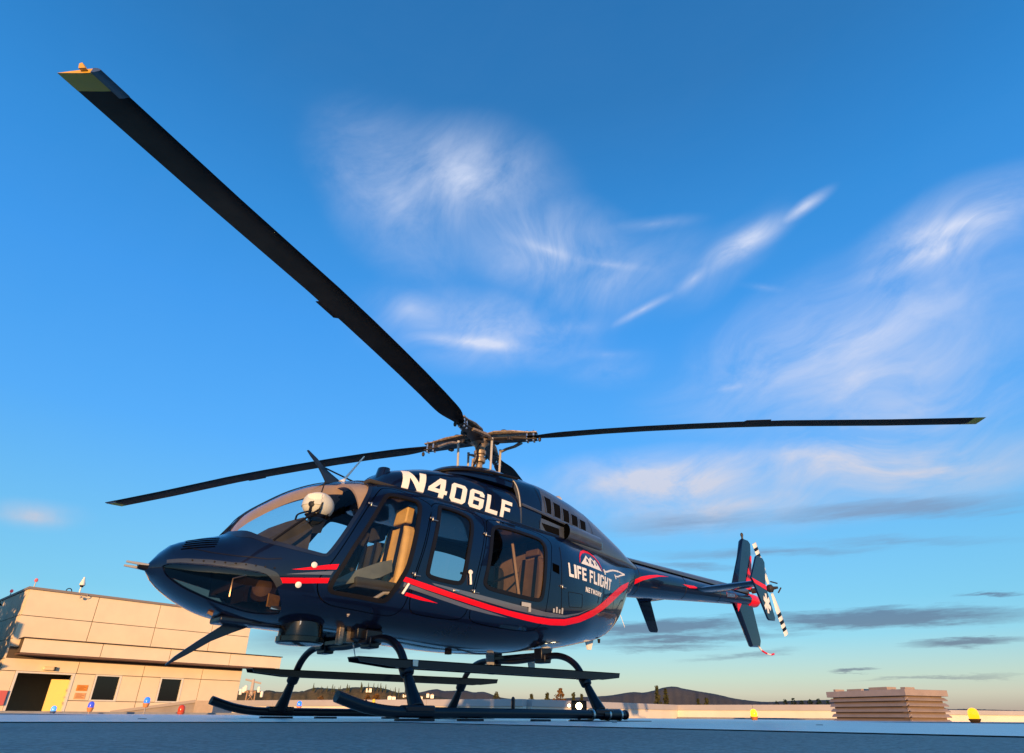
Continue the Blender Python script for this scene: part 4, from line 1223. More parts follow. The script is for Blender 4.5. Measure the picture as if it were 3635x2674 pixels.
# ---- things under and on the nose
wc = MB().prism([(x, -.012, z) for x, z in ((2.89, .364), (2.84, .426), (2.706, .545), (2.531, .69), (2.46, .715), (2.20, .72), (2.343, .681), (2.468, .623), (2.609, .55), (2.75, .447), (2.88, .361))], (0, .024, 0))
wc.build('lower_wire_cutter', M_NAVYM, HELI, smooth=0, bevel=.004)
wcu = MB().prism([(x, -.012, z) for x, z in ((2.12, 2.322), (2.078, 2.278), (1.995, 2.203), (1.923, 2.111), (1.874, 2.04), (1.74, 2.07), (1.75, 2.108), (1.845, 2.153), (1.931, 2.2), (2.005, 2.264), (2.107, 2.326))], (0, .024, 0))
wcu.tube([(1.93, 0, 2.20), (1.55, 0, 2.13)], .009, 6)
wcu.build('upper_wire_cutter', M_NAVYM, HELI, smooth=0, bevel=.004)
bk = MB().box((2.46, .05, .705), (.34, .24, .05)).box((2.25, .12, .695), (.30, .10, .04))
bk.build('cutter_bracket', M_NAVYM, HELI, bevel=.015)
MB().tube([(1.77, .1, 2.06), (1.57, .1, 2.39)], [.013, .007], 8).build('whip_antenna', M_WHITE, HELI)
MB().lathe([(.035, 0), (.02, .03), (.012, .05)], (1.77, .1, 2.055), (-.5, 0, .8), 10).build('antenna_base', M_WHITE, HELI)
pod_ = MB().lathe([(.17, .19), (.175, .10), (.178, .055), (.19, .05), (.19, .012), (.178, 0), (.10, -.006)], (1.99, .22, .56), (0, 0, 1), 32)
pod_.build('searchlight_pod', mat('pod_black', (.004, .004, .004), .25, 0, .5, spec=.3), HELI, smooth=40)
MB().lathe([(.012, 0), (.012, .17)], (2.07, .36, .57), (0, 0, 1), 8).build('pod_bolt', M_METAL, HELI)
an = MB().lathe([(.004, -.24), (.006, -.12), (.032, -.02), (.036, 0)], (1.53, .2, .73), (.33, 0, 1), 12)
an.build('cone_antenna', M_WHITE, HELI)
for c_, s_ in (((1.58, .26, .67), (.09, .08, .14)), ((1.36, .28, .655), (.10, .10, .10)), ((1.70, .34, .65), (.05, .06, .16))):
    MB().box(c_, s_).build('gear_fitting', M_HUB, HELI, bevel=.01)
MB().box((1.50, .34, .68), (.16, .14, .12)).build('gear_block', M_BLKMETAL, HELI, bevel=.015)
for sy, dz in ((.03, .012), (-.03, -.016)):
    MB().tube([(3.15, sy * .6, 1.035 + dz * .7), (3.24, sy * .7, 1.041 + dz * .8), (3.325, sy * .7, 1.044 + dz * .8)], [.016, .011, .008], 10).build('pitot_tube', M_LIGHTGREY, HELI)
MB().tube([(3.13, 0, 1.03), (3.24, 0, 1.04)], [.045, .03], 10, flat=.7).build('pitot_mount', M_BLACK, HELI)
for x, y, z, l in ((-.98, .1, .72, .10), (-1.85, .0, .905, .10)):
    MB().prism([(x, y - .01, z + .02), (x - .16, y - .01, z + .04), (x - .10, y - .01, z - l), (x - .04, y - .01, z - l)], (0, .02, 0)).build('blade_antenna', M_WHITE, HELI, smooth=0)
for x, y in ((-.42, -.25), (-1.02, -.2)):
    MB().prism([(x, y - .01, .70), (x - .12, y - .01, .70), (x - .13, y - .01, .46), (x - .06, y - .01, .46)], (0, .02, 0)).build('blade_antenna', M_LIGHTGREY, HELI, smooth=0)
MB().tube([(-2.45, .05, 1.45), (-2.62, .05, 1.14)], .004, 6).build('whip_antenna', M_WHITE, HELI)
MB().box((.37, .1, .625), (.05, .05, .06)).build('drain_mast', M_BLACK, HELI)
MB().lathe([(.02, 0), (.014, -.05)], (-2.0, .1, .935), (0, 0, 1), 8).build('drain_mast', M_BLACK, HELI)
MB().prism([(2.71, .12, .765), (2.675, .12, .76), (2.68, .12, .72), (2.72, .12, .735)], (0, .015, 0)).build('tow_lug', mat('amber_metal', (.5, .22, .08), .3, .4), HELI, smooth=0)

# ---- cabin interior
MB().loft([[(x, y, z) for y, z in ((-w2, .735), (w2, .735), (w2, .76), (-w2, .76))] for x, w2 in ((2.15, .36), (1.8, .44), (1.2, .48), (-.55, .46))]).build('cabin_floor', M_LINER, HELI)
MB().loft([[(x, .93 * y, 1.30 + .88 * (z - 1.30)) for x_, y, z in (POD.pt(-.62, 2 * PI * k / 32) for k in range(32))] for x in (-.62, -.60)]).build('aft_bulkhead', mat('bulkhead_tan', (.24, .15, .10), .8, var=.25), HELI)
# centre post and header of the windshield, tan lined
cp = []
for i in range(16):
    x = 2.66 - (2.66 - 1.72) * i / 15
    z = POD.at(x)[1] - .012
    cp.append([(x, y, z + dz) for y, dz in ((-.06, -.012), (.06, -.012), (.05, -.11), (-.05, -.11))])
MB().loft(cp).build('windshield_post', M_TAN, HELI, smooth=30)
hd_ = []
for i in range(25):
    a = .60 + (PI - 1.2) * i / 24
    q1 = Vector(POD.pt(1.80, a))
    q2 = Vector(POD.pt(1.62, a))
    n1 = loft_normal(POD, q1)
    hd_.append([q1 - n1 * .03, q2 - n1 * .03, q2 - n1 * .075, q1 - n1 * .06])
MB().loft(hd_).build('windshield_header', M_TAN, HELI, smooth=30)
MB().box((1.35, 0, 2.03), (.62, .86, .04)).build('overhead_panel', M_LINER, HELI, bevel=.015)
ip = MB().loft([[(x, y, z) for y, z in ((-.46, .95), (.30, .95), (.36, zt_ - .03), (.28, zt_ + .03), (-.10, zt_ + .05), (-.42, zt_ + .03), (-.48, zt_ - .03))] for x, zt_ in ((2.56, 1.27), (2.44, 1.37), (2.30, 1.49), (2.16, 1.56), (2.10, 1.52))])
ip.build('instrument_panel', mat('panel_black', (.045, .04, .036), .7, var=.3, vscale=6), HELI, smooth=30)
MB().box((2.05, -.05, .98), (.35, .28, .5)).build('centre_console', M_LINER, HELI, bevel=.02)
# equipment seen through the chin window
MB().box((2.52, .17, .93), (.03, .26, .20)).build('avionics_shelf', mat('shelf_brown', (.022, .014, .010), .6, var=.4, vscale=20), HELI)
MB().lathe([(.10, 0), (.11, .01), (.07, .02), (.075, .03), (.03, .035)], (2.40, .30, .95), (.5, .8, 0), 20).build('pedal_drum', mat('drum_brown', (.022, .012, .008), .4, .4), HELI)
MB().tube([(2.62, .24, .86), (2.62, .24, 1.0), (2.56, .33, 1.02)], .008, 6).build('pedal_rod', M_METAL, HELI)
MB().box((2.33, .38, .845), (.13, .012, .10), Matrix.Rotation(.5, 3, 'Z')).build('document_card', mat('card_yellow', (.80, .52, .12), .7, var=.3, vscale=30), HELI)
MB().box((2.25, .42, .79), (.22, .03, .025)).build('pedal_bar', M_METAL, HELI)
# seats
for sy, x0, m_, nm in ((1, 1.27, M_SEAT, 'crew_seat'), (-1, 1.12, M_LINER, 'crew_seat'), (1, -.52, mat('seat_brown', (.16, .09, .05), .7, var=.2), 'passenger_seat'), (-1, -.52, M_LINER, 'passenger_seat')):
    y = sy * .36
    t_ = math.tan(.13)
    def sx(z):
        return x0 - (z - 1.1) * t_
    back = MB().loft([[(sx(z) + .07 * q, y + yy * w2, z) for q, yy in ((.6, -1), (1.1, -.85), (.75, -.4), (.75, .4), (1.1, .85), (.6, 1), (-.5, .95), (-.5, -.95))] for z, w2 in ((1.06, .19), (1.15, .205), (1.42, .205), (1.60, .19), (1.66, .15))])
    so = back.build(nm, m_, HELI, smooth=30, bevel=.012)
    MB().loft([[(sx(z) + .06 * q, y + yy, z) for q, yy in ((1, -.11), (1, .11), (-.5, .10), (-.5, -.10))] for z in (1.70, 1.74, 1.84, 1.87)]).build('headrest', m_, so, smooth=30, bevel=.015)
    MB().loft([[(x, y + yy, 1.02 + dz) for yy, dz in ((-.20, 0), (-.19, .09), (-.10, .075), (.10, .075), (.19, .09), (.20, 0))] for x in (x0 + .06, x0 + .2, x0 + .38, x0 + .46)]).build('seat_cushion', M_LINER, so, smooth=30, bevel=.01)
    MB().box((sx(1.45) + .078, y + .10, 1.42), (.012, .045, .50), Matrix.Rotation(-.13, 3, 'Y')).box((sx(1.45) + .078, y - .10, 1.42), (.012, .045, .50), Matrix.Rotation(-.13, 3, 'Y')).build('harness', M_BLACK, so)
    fr_ = MB()
    for yy in (-.19, .19):
        fr_.tube([(x0 + .50, y + yy, .78), (x0 + .48, y + yy, .80), (x0 - .05, y + yy, .80)], .016, 8)
        fr_.tube([(x0 + .48, y + yy, .80), (x0 + .18, y + yy, 1.0), (x0, y + yy, 1.02)], .016, 8)
        fr_.tube([(x0 + .05, y + yy, .80), (x0 + .05, y + yy, 1.0)], .02, 8)
    fr_.tube([(x0 + .48, y - .19, .80), (x0 + .48, y + .19, .80)], .016, 8)
    fr_.build('seat_frame', M_TUBE, so)
# grey quilted cover hanging beside the seat
MB().loft([[(1.98, .50, .98), (1.98, .46, .97), (1.98, .45, .99), (1.98, .49, 1.0)], [(1.75, .52, 1.05), (1.75, .40, 1.02), (1.75, .40, 1.10), (1.75, .50, 1.15)], [(1.50, .54, 1.13), (1.50, .36, 1.10), (1.50, .36, 1.22), (1.50, .52, 1.27)], [(1.38, .54, 1.20), (1.38, .36, 1.17), (1.38, .36, 1.28), (1.38, .52, 1.31)]]).build('collective_cover', mat('cover_grey', (.12, .13, .11), .7, var=.2), HELI, smooth=40)
# litter and medical rack in the rear cabin
MB().box((.05, -.05, 1.0), (.9, .9, .06)).build('litter_base', mat('litter_green', (.03, .05, .045), .7), HELI, bevel=.01)
MB().box((.28, .28, 1.20), (.16, .20, .16)).build('medical_bag', mat('bag_tan', (.36, .22, .13), .8, var=.2), HELI, bevel=.02)
MB().box((.02, .22, 1.42), (.14, .16, .20)).build('monitor', mat('monitor_black', (.02, .02, .02), .4), HELI, bevel=.015)
MB().tube([(.42, .30, 1.37), (.0, .30, 1.33), (-.4, .28, 1.50)], .014, 8).build('rack_rail', M_BLACK, HELI)
MB().tube([(-.35, .40, 1.05), (-.25, .35, 1.8)], .016, 8).build('harness_post', M_TAN, HELI)
# wiper arm on the port windshield
MB().tube([on_pod(2.47, 1.28, .01), on_pod(2.33, 1.42, .018), on_pod(2.14, 1.60, .018)], [.010, .012, .009], 6).build('wiper_arm', M_BLACK, HELI)

# ---- flight helmet hanging behind the windshield
HM = tag(empty('flight_helmet', (2.06, .33, 1.70)), 'white flight helmet hanging behind the helicopter windshield', 'helmet')
hc = Vector((2.06, .33, 1.70))
hmv = MB()
rr = []
for i in range(15):
    th = PI * i / 14
    z = math.cos(th)
    r = math.sin(th)
    rr.append([hc + Vector((.135 * r * math.cos(a) * (1 + (.10 if math.cos(a) > 0 else .0)), .115 * r * math.sin(a), .125 * z * (1 if z > 0 else .92))) for a in [2 * PI * k / 24 for k in range(24)]])
hmv.loft([[tuple(p) for p in r_] for r_ in rr]).build('helmet_shell', mat('helmet_white', (.80, .74, .60), .35, 0, .3), HM, smooth=60)
MB().lathe([(.022, -.012), (.026, 0), (.024, .01), (.006, .014)], hc + Vector((.105, .075, -.02)), (.7, .8, -.1), 16).build('ear_cup', M_BLACK, HM)
vs_ = MB()
for i in range(9):
    pass
vs_.loft([[tuple(hc + Vector((math.cos(a) * .152 * s_, math.sin(a) * .122 * s_, z))) for a in [RD(-75) + RD(150) * k / 12 for k in range(13)]] + [tuple(hc + Vector((math.cos(a) * .12 * s_, math.sin(a) * .09 * s_, z))) for a in [RD(75) - RD(150) * k / 12 for k in range(13)]] for z, s_ in ((-.02, 1.0), (.05, .93), (.085, .78))]).build('visor_housing', mat('helmet_white', (.8, .74, .6)), HM, smooth=50)
MB().loft([[tuple(hc + Vector((math.cos(a) * r_, math.sin(a) * r_ * .8, z))) for a in [2 * PI * k / 16 for k in range(16)]] for z, r_ in ((-.118, .085), (-.09, .115))]).build('helmet_edge', M_BLACK, HM)
MB().tube(curve_pts([hc + Vector((.10, .09, -.08)), hc + Vector((.20, .07, -.13)), hc + Vector((.19, .0, -.16))], 6), .008, 6).build('microphone_boom', M_BLACK, HM)
MB().tube(curve_pts([hc + Vector((-.05, .10, -.08)), hc + Vector((-.0, .06, -.17)), hc + Vector((.04, -.06, -.15)), hc + Vector((-.03, -.10, -.07))], 6), .008, 6, flat=.4).build('chin_strap', M_BLACK, HM)
for k_, (a0_, a1_) in enumerate(((RD(20), RD(50)), (RD(60), RD(80)))):
    MB().tube([hc + Vector((math.cos(a) * .150 * math.cos(e_), math.sin(a) * .124 * math.cos(e_), .130 * math.sin(e_))) for a, e_ in ((a1_, .05), ((a0_ + a1_) / 2 + .1, -.35), (a0_ + .15, -.75))], [.004, .011, .013], 6).build('helmet_strap', M_BLACK, HM)
MB().tube([hc + Vector((0, 0, .12)), hc + Vector((-.02, 0, .24))], .006, 6).build('hanging_cord', M_BLACK, HM)

# ================================================================== SETTING
def pol(az, d, z=0.0):
    a = RD(az)
    return Vector((CAMP.x + d * math.cos(a), CAMP.y + d * math.sin(a), z))


def elz(el, d):
    return CAMP.z + d * math.tan(RD(el))


def ground_mat(name, c1, c2, c3, s1, s2, rough, bump, bdist=.004, fine=220.0, spec=.25):
    m = bpy.data.materials.new(name)
    m.use_nodes = True
    t = m.node_tree
    b = t.nodes['Principled BSDF']
    b.inputs['Roughness'].default_value = rough
    b.inputs['Specular IOR Level'].default_value = spec
    tcn = nd(t, 'ShaderNodeTexCoord')
    n1 = noise_tex(t, tcn.outputs['Object'], s1, 5, .6)
    n2 = noise_tex(t, tcn.outputs['Object'], s2, 4, .65)
    n3 = noise_tex(t, tcn.outputs['Object'], fine, 2, .6)
    a = ramp(t, n1.outputs['Fac'], [(.32, c1), (.68, c2)])
    f = mth(t, 'MULTIPLY_ADD', n2.outputs['Fac'], 4.5, -2.0, clamp=True)
    c = mixc(t, mth(t, 'MULTIPLY', f, .55), a, c3)
    g = ramp(t, n3.outputs['Fac'], [(.3, (.6, .6, .6)), (.7, (1.35, 1.35, 1.35))])
    ln(t, mixc(t, 1.0, c, g, 'MULTIPLY'), b.inputs['Base Color'])
    bp = nd(t, 'ShaderNodeBump')
    bp.inputs['Strength'].default_value = bump
    bp.inputs['Distance'].default_value = bdist
    ln(t, mth(t, 'ADD', n2.outputs['Fac'], mth(t, 'MULTIPLY', n3.outputs['Fac'], .6)), bp.inputs['Height'])
    ln(t, bp.outputs[0], b.inputs['Normal'])
    return m


M_DECK = ground_mat('deck_coating', (.22, .205, .175), (.32, .295, .25), (.56, .54, .50), .9, 38.0, .62, 1.0, .010, 110.0, .45)
M_DECKW = ground_mat('deck_white_paint', (.78, .76, .72), (.85, .82, .78), (.68, .65, .62), .7, 14.0, .34, .15, .004, 220.0, .6)
M_ROOF = ground_mat('roof_membrane', (.34, .32, .30), (.42, .40, .37), (.28, .27, .26), .4, 6.0, .8, .3)
M_TERR = ground_mat('valley_ground', (.045, .050, .030), (.075, .070, .045), (.10, .09, .07), .01, .05, .9, .1, fine=.3)

PX0, PX1, PY0, PY1 = -19.0, 20.0, -16.5, 17.0
deck = MB().box(((PX0 + PX1) / 2, (PY0 + PY1) / 2, -.125), (PX1 - PX0, PY1 - PY0, .25)).build('helipad_deck', M_DECK, None, smooth=0)
tag(deck, kind='structure')
cross = [(1.9, -6.2), (15, -6.2), (15, 1.65), (1.95, 1.65), (1.9, 14), (-5.9, 14), (-5.9, 1.65), (-15, 1.65), (-15, -6.2), (-5.9, -6.2), (-5.9, -15), (1.9, -15)]
cr = MB()
cr.v = [(x, y, .004) for x, y in cross]
cr.f = [[3, 4, 5, 6, 7, 8, 9, 10, 11, 0, 1, 2]]
cr.mi = [0]
cro = cr.build('painted_cross', M_DECKW, deck, smooth=0)
for a, b in (((PX0, PY0), (PX1, PY0)), ((PX0, PY0), (PX0, PY1)), ((PX0, PY1), (PX1, PY1)), ((PX1, PY0), (PX1, PY1))):
    c = ((a[0] + b[0]) / 2, (a[1] + b[1]) / 2, .02)
    MB().box(c, (abs(b[0] - a[0]) + .34, .34, .07) if a[1] == b[1] else (.34, abs(b[1] - a[1]) - .36, .07)).build('deck_curb', mat('curb_concrete', (.26, .26, .26), .8, var=.15), deck, smooth=0)
# white concrete of the deck reads through the wear: oil spots
for x, y, r_ in ((3.0, .2, .03), (.4, 2.2, .02), (-.3, 3.4, .025)):
    MB().lathe([(r_, 0), (r_ * .8, .003)], (x, y, .005), (0, 0, 1), 10).build('oil_spot', M_BLACK, deck)

roof = MB().box((-8, -10, -.82), (90, 90, .2)).build('roof', M_ROOF, None, smooth=0)
tag(roof, kind='structure')
blk = MB().box((-8, -10, -8.5), (89, 89, 15)).build('building_mass', mat('lower_walls', (.4, .36, .3), .8), roof, smooth=0)
g = MB()
NR = 48
g.add([(0, 0, -16)] + [(d * math.cos(2 * PI * k / NR), d * math.sin(2 * PI * k / NR), -16) for d in (120, 600, 2500, 9000, 16000) for k in range(NR)],
      [(0, 1 + k, 1 + (k + 1) % NR) for k in range(NR)] + [(1 + i * NR + k, 1 + (i + 1) * NR + k, 1 + (i + 1) * NR + (k + 1) % NR, 1 + i * NR + (k + 1) % NR) for i in range(4) for k in range(NR)])
tag(g.build('ground', M_TERR, None, smooth=0), kind='structure')
# unseen block added sunward to shade the near half of the pad
sd = Vector((math.cos(SUN_AZ), math.sin(SUN_AZ), 0))
sp = Vector((-sd.y, sd.x, 0))
wc_ = sd * 24
mw = MB().box((wc_.x, wc_.y, .72), (6, 46, 3.0), Matrix((sd, sp, Vector((0, 0, 1)))).transposed())
tag(mw.build('added_shade_block', mat('shade_block_wall', (.5, .42, .34), .8), None, smooth=0), kind='structure')

# ---- parapets
M_COPE = mat('coping_metal', (.44, .41, .40), .5, .1, var=.08, vscale=.6)
M_CREAM = mat('parapet_plaster', (.72, .64, .53), .85, var=.07, vscale=1.2, bump=.15, bscale=30)


def wall_run(name, pts, ztop, band, label):
    pts = [Vector((p.x, p.y, 0)) for p in pts]
    root = tag(empty(name, (pts[0].x, pts[0].y, -.7)), label, 'parapet', 'parapets round the roof')
    for a, b in zip(pts[:-1], pts[1:]):
        d = (b - a)
        L_ = d.length
        d = d.normalized()
        n = Vector((-d.y, d.x, 0))
        if n.dot(Vector((CAMP.x, CAMP.y, 0)) - a) < 0:
            n = -n
        m3 = Matrix((d, n, Vector((0, 0, 1)))).transposed()
        mid = (a + b) / 2
        MB().box((mid.x, mid.y, (-.72 + ztop - band) / 2), (L_ - .002, .22, ztop - band + .72), m3).build('plaster_face', M_CREAM, root, smooth=0)
        k = max(1, round(L_ / 3.6))
        for i in range(k):
            q = a + d * (L_ * (i + .5) / k)
            MB().box((q.x, q.y, ztop - band / 2 + .001), (L_ / k - .012, .30, band), m3).build('coping', M_COPE, root, smooth=0, bevel=.006)
    return root


PA, PB = pol(-108.9, 29.5), pol(-133.86, 20)
PC, PD_ = pol(-146.64, 28), pol(-159.2, 26.5)
wall_run('parapet_wall', [PA, PB], .50, .20, 'cream parapet wall left of the corner, seen behind the front skid tips')
wall_run('parapet_wall', [PB + Vector((-.25, -.1, 0)), PC, PD_], .50, .20, 'cream parapet wall running right from the corner behind the tail')
wall_run('parapet_wall', [pol(-160.2, 18.5), pol(-172.5, 23.5)], .27, .11, 'low cream parapet right of the louvered vent box')

# ---- louvered vent box
V0, V1 = pol(-158.55, 18.4), pol(-163.75, 17.0)
vd = (V1 - V0)
vw = vd.length
vd = vd.normalized()
vn = Vector((-vd.y, vd.x, 0))
if vn.dot(CAMP - V0) < 0:
    vn = -vn
ztv = elz(1.93, 17.6)
vroot = tag(empty('louver_vent', (V0.x, V0.y, -.7)), 'beige louvered rooftop vent box at the right', 'vent')
M_LOUV = mat('louver_paint', (.33, .255, .215), .6, var=.12, vscale=3)
m3 = Matrix((vd, vn, Vector((0, 0, 1)))).transposed()
dep = 1.25
vc = (V0 + V1) / 2 - vn * dep / 2
MB().box((vc.x, vc.y, (ztv - .7) / 2 - .02), (vw - .10, dep - .10, ztv + .6), m3).build('vent_core', mat('louver_core', (.16, .11, .075), .9), vroot, smooth=0)
ns = 10
for i in range(ns):
    z = -.62 + (ztv + .50) * (i + .5) / ns
    for face in (0, 1):
        rl = Matrix.Rotation(-.6, 3, 'X')
        if face == 0:
            c = (V0 + V1) / 2
            MB().box((c.x, c.y, z), (vw, .10, .022), m3 @ rl).build('slat', M_LOUV, vroot, smooth=0)
        else:
            c = V1 - vn * dep / 2
            m4 = Matrix((vn, -vd * -1, Vector((0, 0, 1)))).transposed()
            MB().box((c.x, c.y, z), (dep, .10, .022), m4 @ rl).build('slat', M_LOUV, vroot, smooth=0)
MB().box((vc.x, vc.y, ztv - .05), (vw + .10, dep + .10, .13), m3).build('vent_cap', M_LOUV, vroot, smooth=0, bevel=.008)
for f_, w2, h2 in ((.3, .42, .05), (.62, .5, .07), (.93, .12, .05), (.02, .06, .06)):
    c = V0 + vd * (vw * f_) - vn * .3
    MB().box((c.x, c.y, ztv + .015 + h2 / 2), (w2, .3, h2), m3).build('cap_bracket', M_LOUV, vroot, smooth=0)

# ---- pad lamps
def lamp(az, d, zl, r, lens, estr, label, cat_name='pad_lamp', base_c=(.30, .10, .03), post=None, zb=.0, group='lamps round the pad edge', tilt=0):
    p = pol(az, d)
    root = tag(empty(cat_name, (p.x, p.y, zb)), label, 'lamp', group)
    m = mat('lens_%s' % '_'.join('%d' % (c * 100) for c in lens), lens, .15, emit=lens, estr=estr)
    MB().lathe([(r * .92, -r * .7), (r, -r * .3), (r * .98, r * .5), (r * .8, r * 1.0), (r * .4, r * 1.3), (.002, r * 1.36)], (p.x, p.y, zl), (0, 0, 1), 18).build('lens', m, root, smooth=60)
    bm_ = mat('lamp_base_%d' % int(base_c[0] * 100), base_c, .5)
    zt_ = zl - r * .7
    MB().lathe([(r * .75, -min(r * 1.4, zt_ - zb - .002)), (r * 1.12, -.01), (r * 1.12, 0)], (p.x, p.y, zt_), (0, 0, 1), 16).build('lamp_base', bm_, root)
    if zt_ - r * 1.4 > zb + .01:
        MB().tube([(p.x, p.y, zb), (p.x, p.y, zt_ - r * 1.3)], post or .02, 8).build('stem', mat('stem_grey', (.32, .28, .24), .6) if not post else M_BLACK, root)
    return root


OR = (.62, .22, .06)
lamp(-98.8, 20.5, .10, .06, (.10, .35, .9), .6, 'small blue pad lamp in front of the open doorway', base_c=(.05, .08, .15))
lamp(-100.93, 20.7, .20, .07, (.06, .10, .75), .25, 'dark blue pad lamp on an orange base between doorway and ramp', base_c=OR)
lamp(-104.35, 21.0, .33, .075, (.04, .22, .85), .5, 'tall blue pad lamp on an orange base and thin stem', base_c=OR)
lamp(-106.77, 21.2, .13, .09, (.55, .05, .015), .12, 'squat red pad lamp beside the sloping ramp wall', base_c=(.45, .08, .03))
lamp(-115.23, 20.8, .30, .065, (.02, .16, 1.0), 1.1, 'bright blue pad lamp seen between the front cross tube legs', base_c=OR)
lamp(-121.1, 18.5, .37, .042, (.75, .45, .02), .3, 'yellow topped black post lamp behind the raised skid tip', base_c=(.02, .02, .02), post=.04)
lamp(-121.55, 18.5, .17, .07, (.7, .28, .12), .25, 'round peach coloured lamp low beside the black post lamp', base_c=OR)
lamp(-152.71, 15.5, .125, .072, (1.0, .55, .01), 1.4, 'glowing yellow pad lamp below the tail', base_c=(.5, .16, .03))
lamp(-167.65, 13.0, .115, .078, (1.0, .40, .005), 1.5, 'glowing orange pad lamp at the far right of the pad', base_c=(.6, .12, .01))
# lit floodlight just behind the near skid
fp = pol(-138.5, 8.6)
fl_ = tag(empty('pad_floodlight', (fp.x, fp.y, 0)), 'glaring white floodlight on the deck behind the near skid', 'floodlight')
fdir = Vector((CAMP.x - fp.x, CAMP.y - fp.y, 0)).normalized()
fz = elz(.80, 8.6)
MB().box((fp.x - fdir.x * .06, fp.y - fdir.y * .06, fz), (.09, .20, .13), Matrix((fdir, Vector((-fdir.y, fdir.x, 0)), Vector((0, 0, 1)))).transposed()).build('lamp_housing', M_BLACK, fl_, bevel=.015)
MB().lathe([(.040, 0), (.035, .012), (.016, .02), (.001, .022)], (fp.x, fp.y, fz), fdir, 16).build('lamp_lens', mat('flood_lens', (1, .9, .7), .2, emit=(1.0, .80, .42), estr=11.0), fl_)
sdv = Vector((-fdir.y, fdir.x, 0)) * .125
MB().lathe([(.018, 0), (.015, .008), (.001, .012)], (fp.x + sdv.x * -1, fp.y + sdv.y * -1, fz + .005), fdir, 14).build('lamp_lens', MATS['flood_lens'], fl_)
MB().tube([(fp.x, fp.y, .0), (fp.x - fdir.x * .06, fp.y - fdir.y * .06, fz - .04)], .02, 8).build('lamp_foot', M_BLACK, fl_)

# ---- ramp beside the building
RP = [pol(-102.2, 27), pol(-107.6, 27), pol(-108.9, 27)]
rroot = tag(empty('access_ramp', (RP[0].x, RP[0].y, -.7)), 'grey sloping ramp wall rising in front of the building', 'ramp')
nrm = Vector((CAMP.x - RP[1].x, CAMP.y - RP[1].y, 0)).normalized()
z1 = elz(.80, 27)
MB().prism([RP[0] + Vector((0, 0, -.70)), RP[1] + Vector((0, 0, -.70)), RP[1] + Vector((0, 0, z1)), RP[0] + Vector((0, 0, .03))], -nrm * 1.6).build('ramp_side', mat('ramp_concrete', (.30, .25, .21), .85, var=.2, vscale=1.5), rroot, smooth=0)
MB().prism([RP[0] + nrm * .05 + Vector((0, 0, .00)), RP[1] + nrm * .05 + Vector((0, 0, z1 - .04)), RP[1] + nrm * .05 + Vector((0, 0, z1 + .06)), RP[0] + nrm * .05 + Vector((0, 0, .09))], -nrm * .2).build('ramp_rail', mat('ramp_rail', (.36, .30, .25), .7), rroot, smooth=0)
MB().prism([RP[1] + nrm * .1 + Vector((0, 0, -.7)), RP[2] + nrm * .1 + Vector((0, 0, -.7)), RP[2] + nrm * .1 + Vector((0, 0, z1 + .03)), RP[1] + nrm * .1 + Vector((0, 0, z1 + .03))], -nrm * .5).build('ramp_end_block', mat('ramp_block', (.42, .32, .23), .85, var=.08), rroot, smooth=0)

# ---- rooftop building at the left
B0 = Vector((-3.298, -26.285, 0))
BE = Vector((-.9962, -.0872, 0))
BN = Vector((-.0872, .9962, 0))
BM = Matrix((BE, BN, Vector((0, 0, 1)))).transposed()
KS = 1.25


def bz(z):
    return .0448 + (z - .0448) * KS


def bbox(mb, u0, u1, v0, v1, z0, z1):
    c = B0 + BE * (u0 + u1) / 2 + BN * (v0 + v1) / 2
    return mb.box((c.x, c.y, (z0 + z1) / 2), (abs(u1 - u0), abs(v1 - v0), abs(z1 - z0)), BM)


bld = tag(empty('rooftop_building', (B0.x, B0.y, -.7)), 'beige panelled rooftop building with open doorway at the left', 'building')
M_PAN = mat('facade_panel', (.80, .65, .45), .7, var=.05, vscale=1.3, bump=.08, bscale=40)
M_JNT = mat('panel_joint', (.10, .07, .045), .9)
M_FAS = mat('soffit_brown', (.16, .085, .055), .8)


def panel(u0, u1, z0, z1, v=0.0, g=.013, m=None, th=.05, nm='wall_panel'):
    mb = bbox(MB(), u0 + g, u1 - g, v, v + th, z0 + g, z1 - g)
    return mb.build(nm, m or M_PAN, bld, smooth=0)


U = [k * KS for k in (-3.84, -1.905, .038, 2.002, 3.472)]
DEP = -7.0
zt0, zt1, zt2 = bz(3.53), bz(2.742), bz(2.06)
bbox(MB(), U[0] + .02, U[4] - .02, DEP, -.003, bz(1.49), zt0).build('upper_core', M_JNT, bld, smooth=0)
for i in range(4):
    panel(U[i], U[i + 1], zt1, zt0)
    panel(U[i], U[i + 1], zt2 - .3, zt1)
cp_ = bbox(MB(), U[0] - .06, U[4] + .06, DEP, .10, zt0, zt0 + .09)
cp_.build('coping', mat('roof_coping', (.24, .20, .18), .6), bld, smooth=0)
# canopy band
CU = [k * KS for k in (-3.655, -1.545, .549, 2.651, 4.675)]
zc1, zc0 = bz(2.045), bz(1.63)
bbox(MB(), CU[0] + .03, CU[4] - .03, .05, .70, zc0 + .03, zc1 - .01).build('canopy_core', M_JNT, bld, smooth=0)
for i in range(4):
    panel(CU[i], CU[i + 1], zc0, zc1, .70, nm='canopy_panel')
bbox(MB(), CU[0] - .03, CU[4] + .03, .0, .80, zc1, zc1 + .035).build('canopy_flashing', mat('flash_dark', (.04, .022, .015), .6), bld, smooth=0)
bbox(MB(), CU[0] + .0, CU[4] - .0, .055, .76, zc0 - .05, zc0 - .001).build('canopy_soffit', M_FAS, bld, smooth=0)
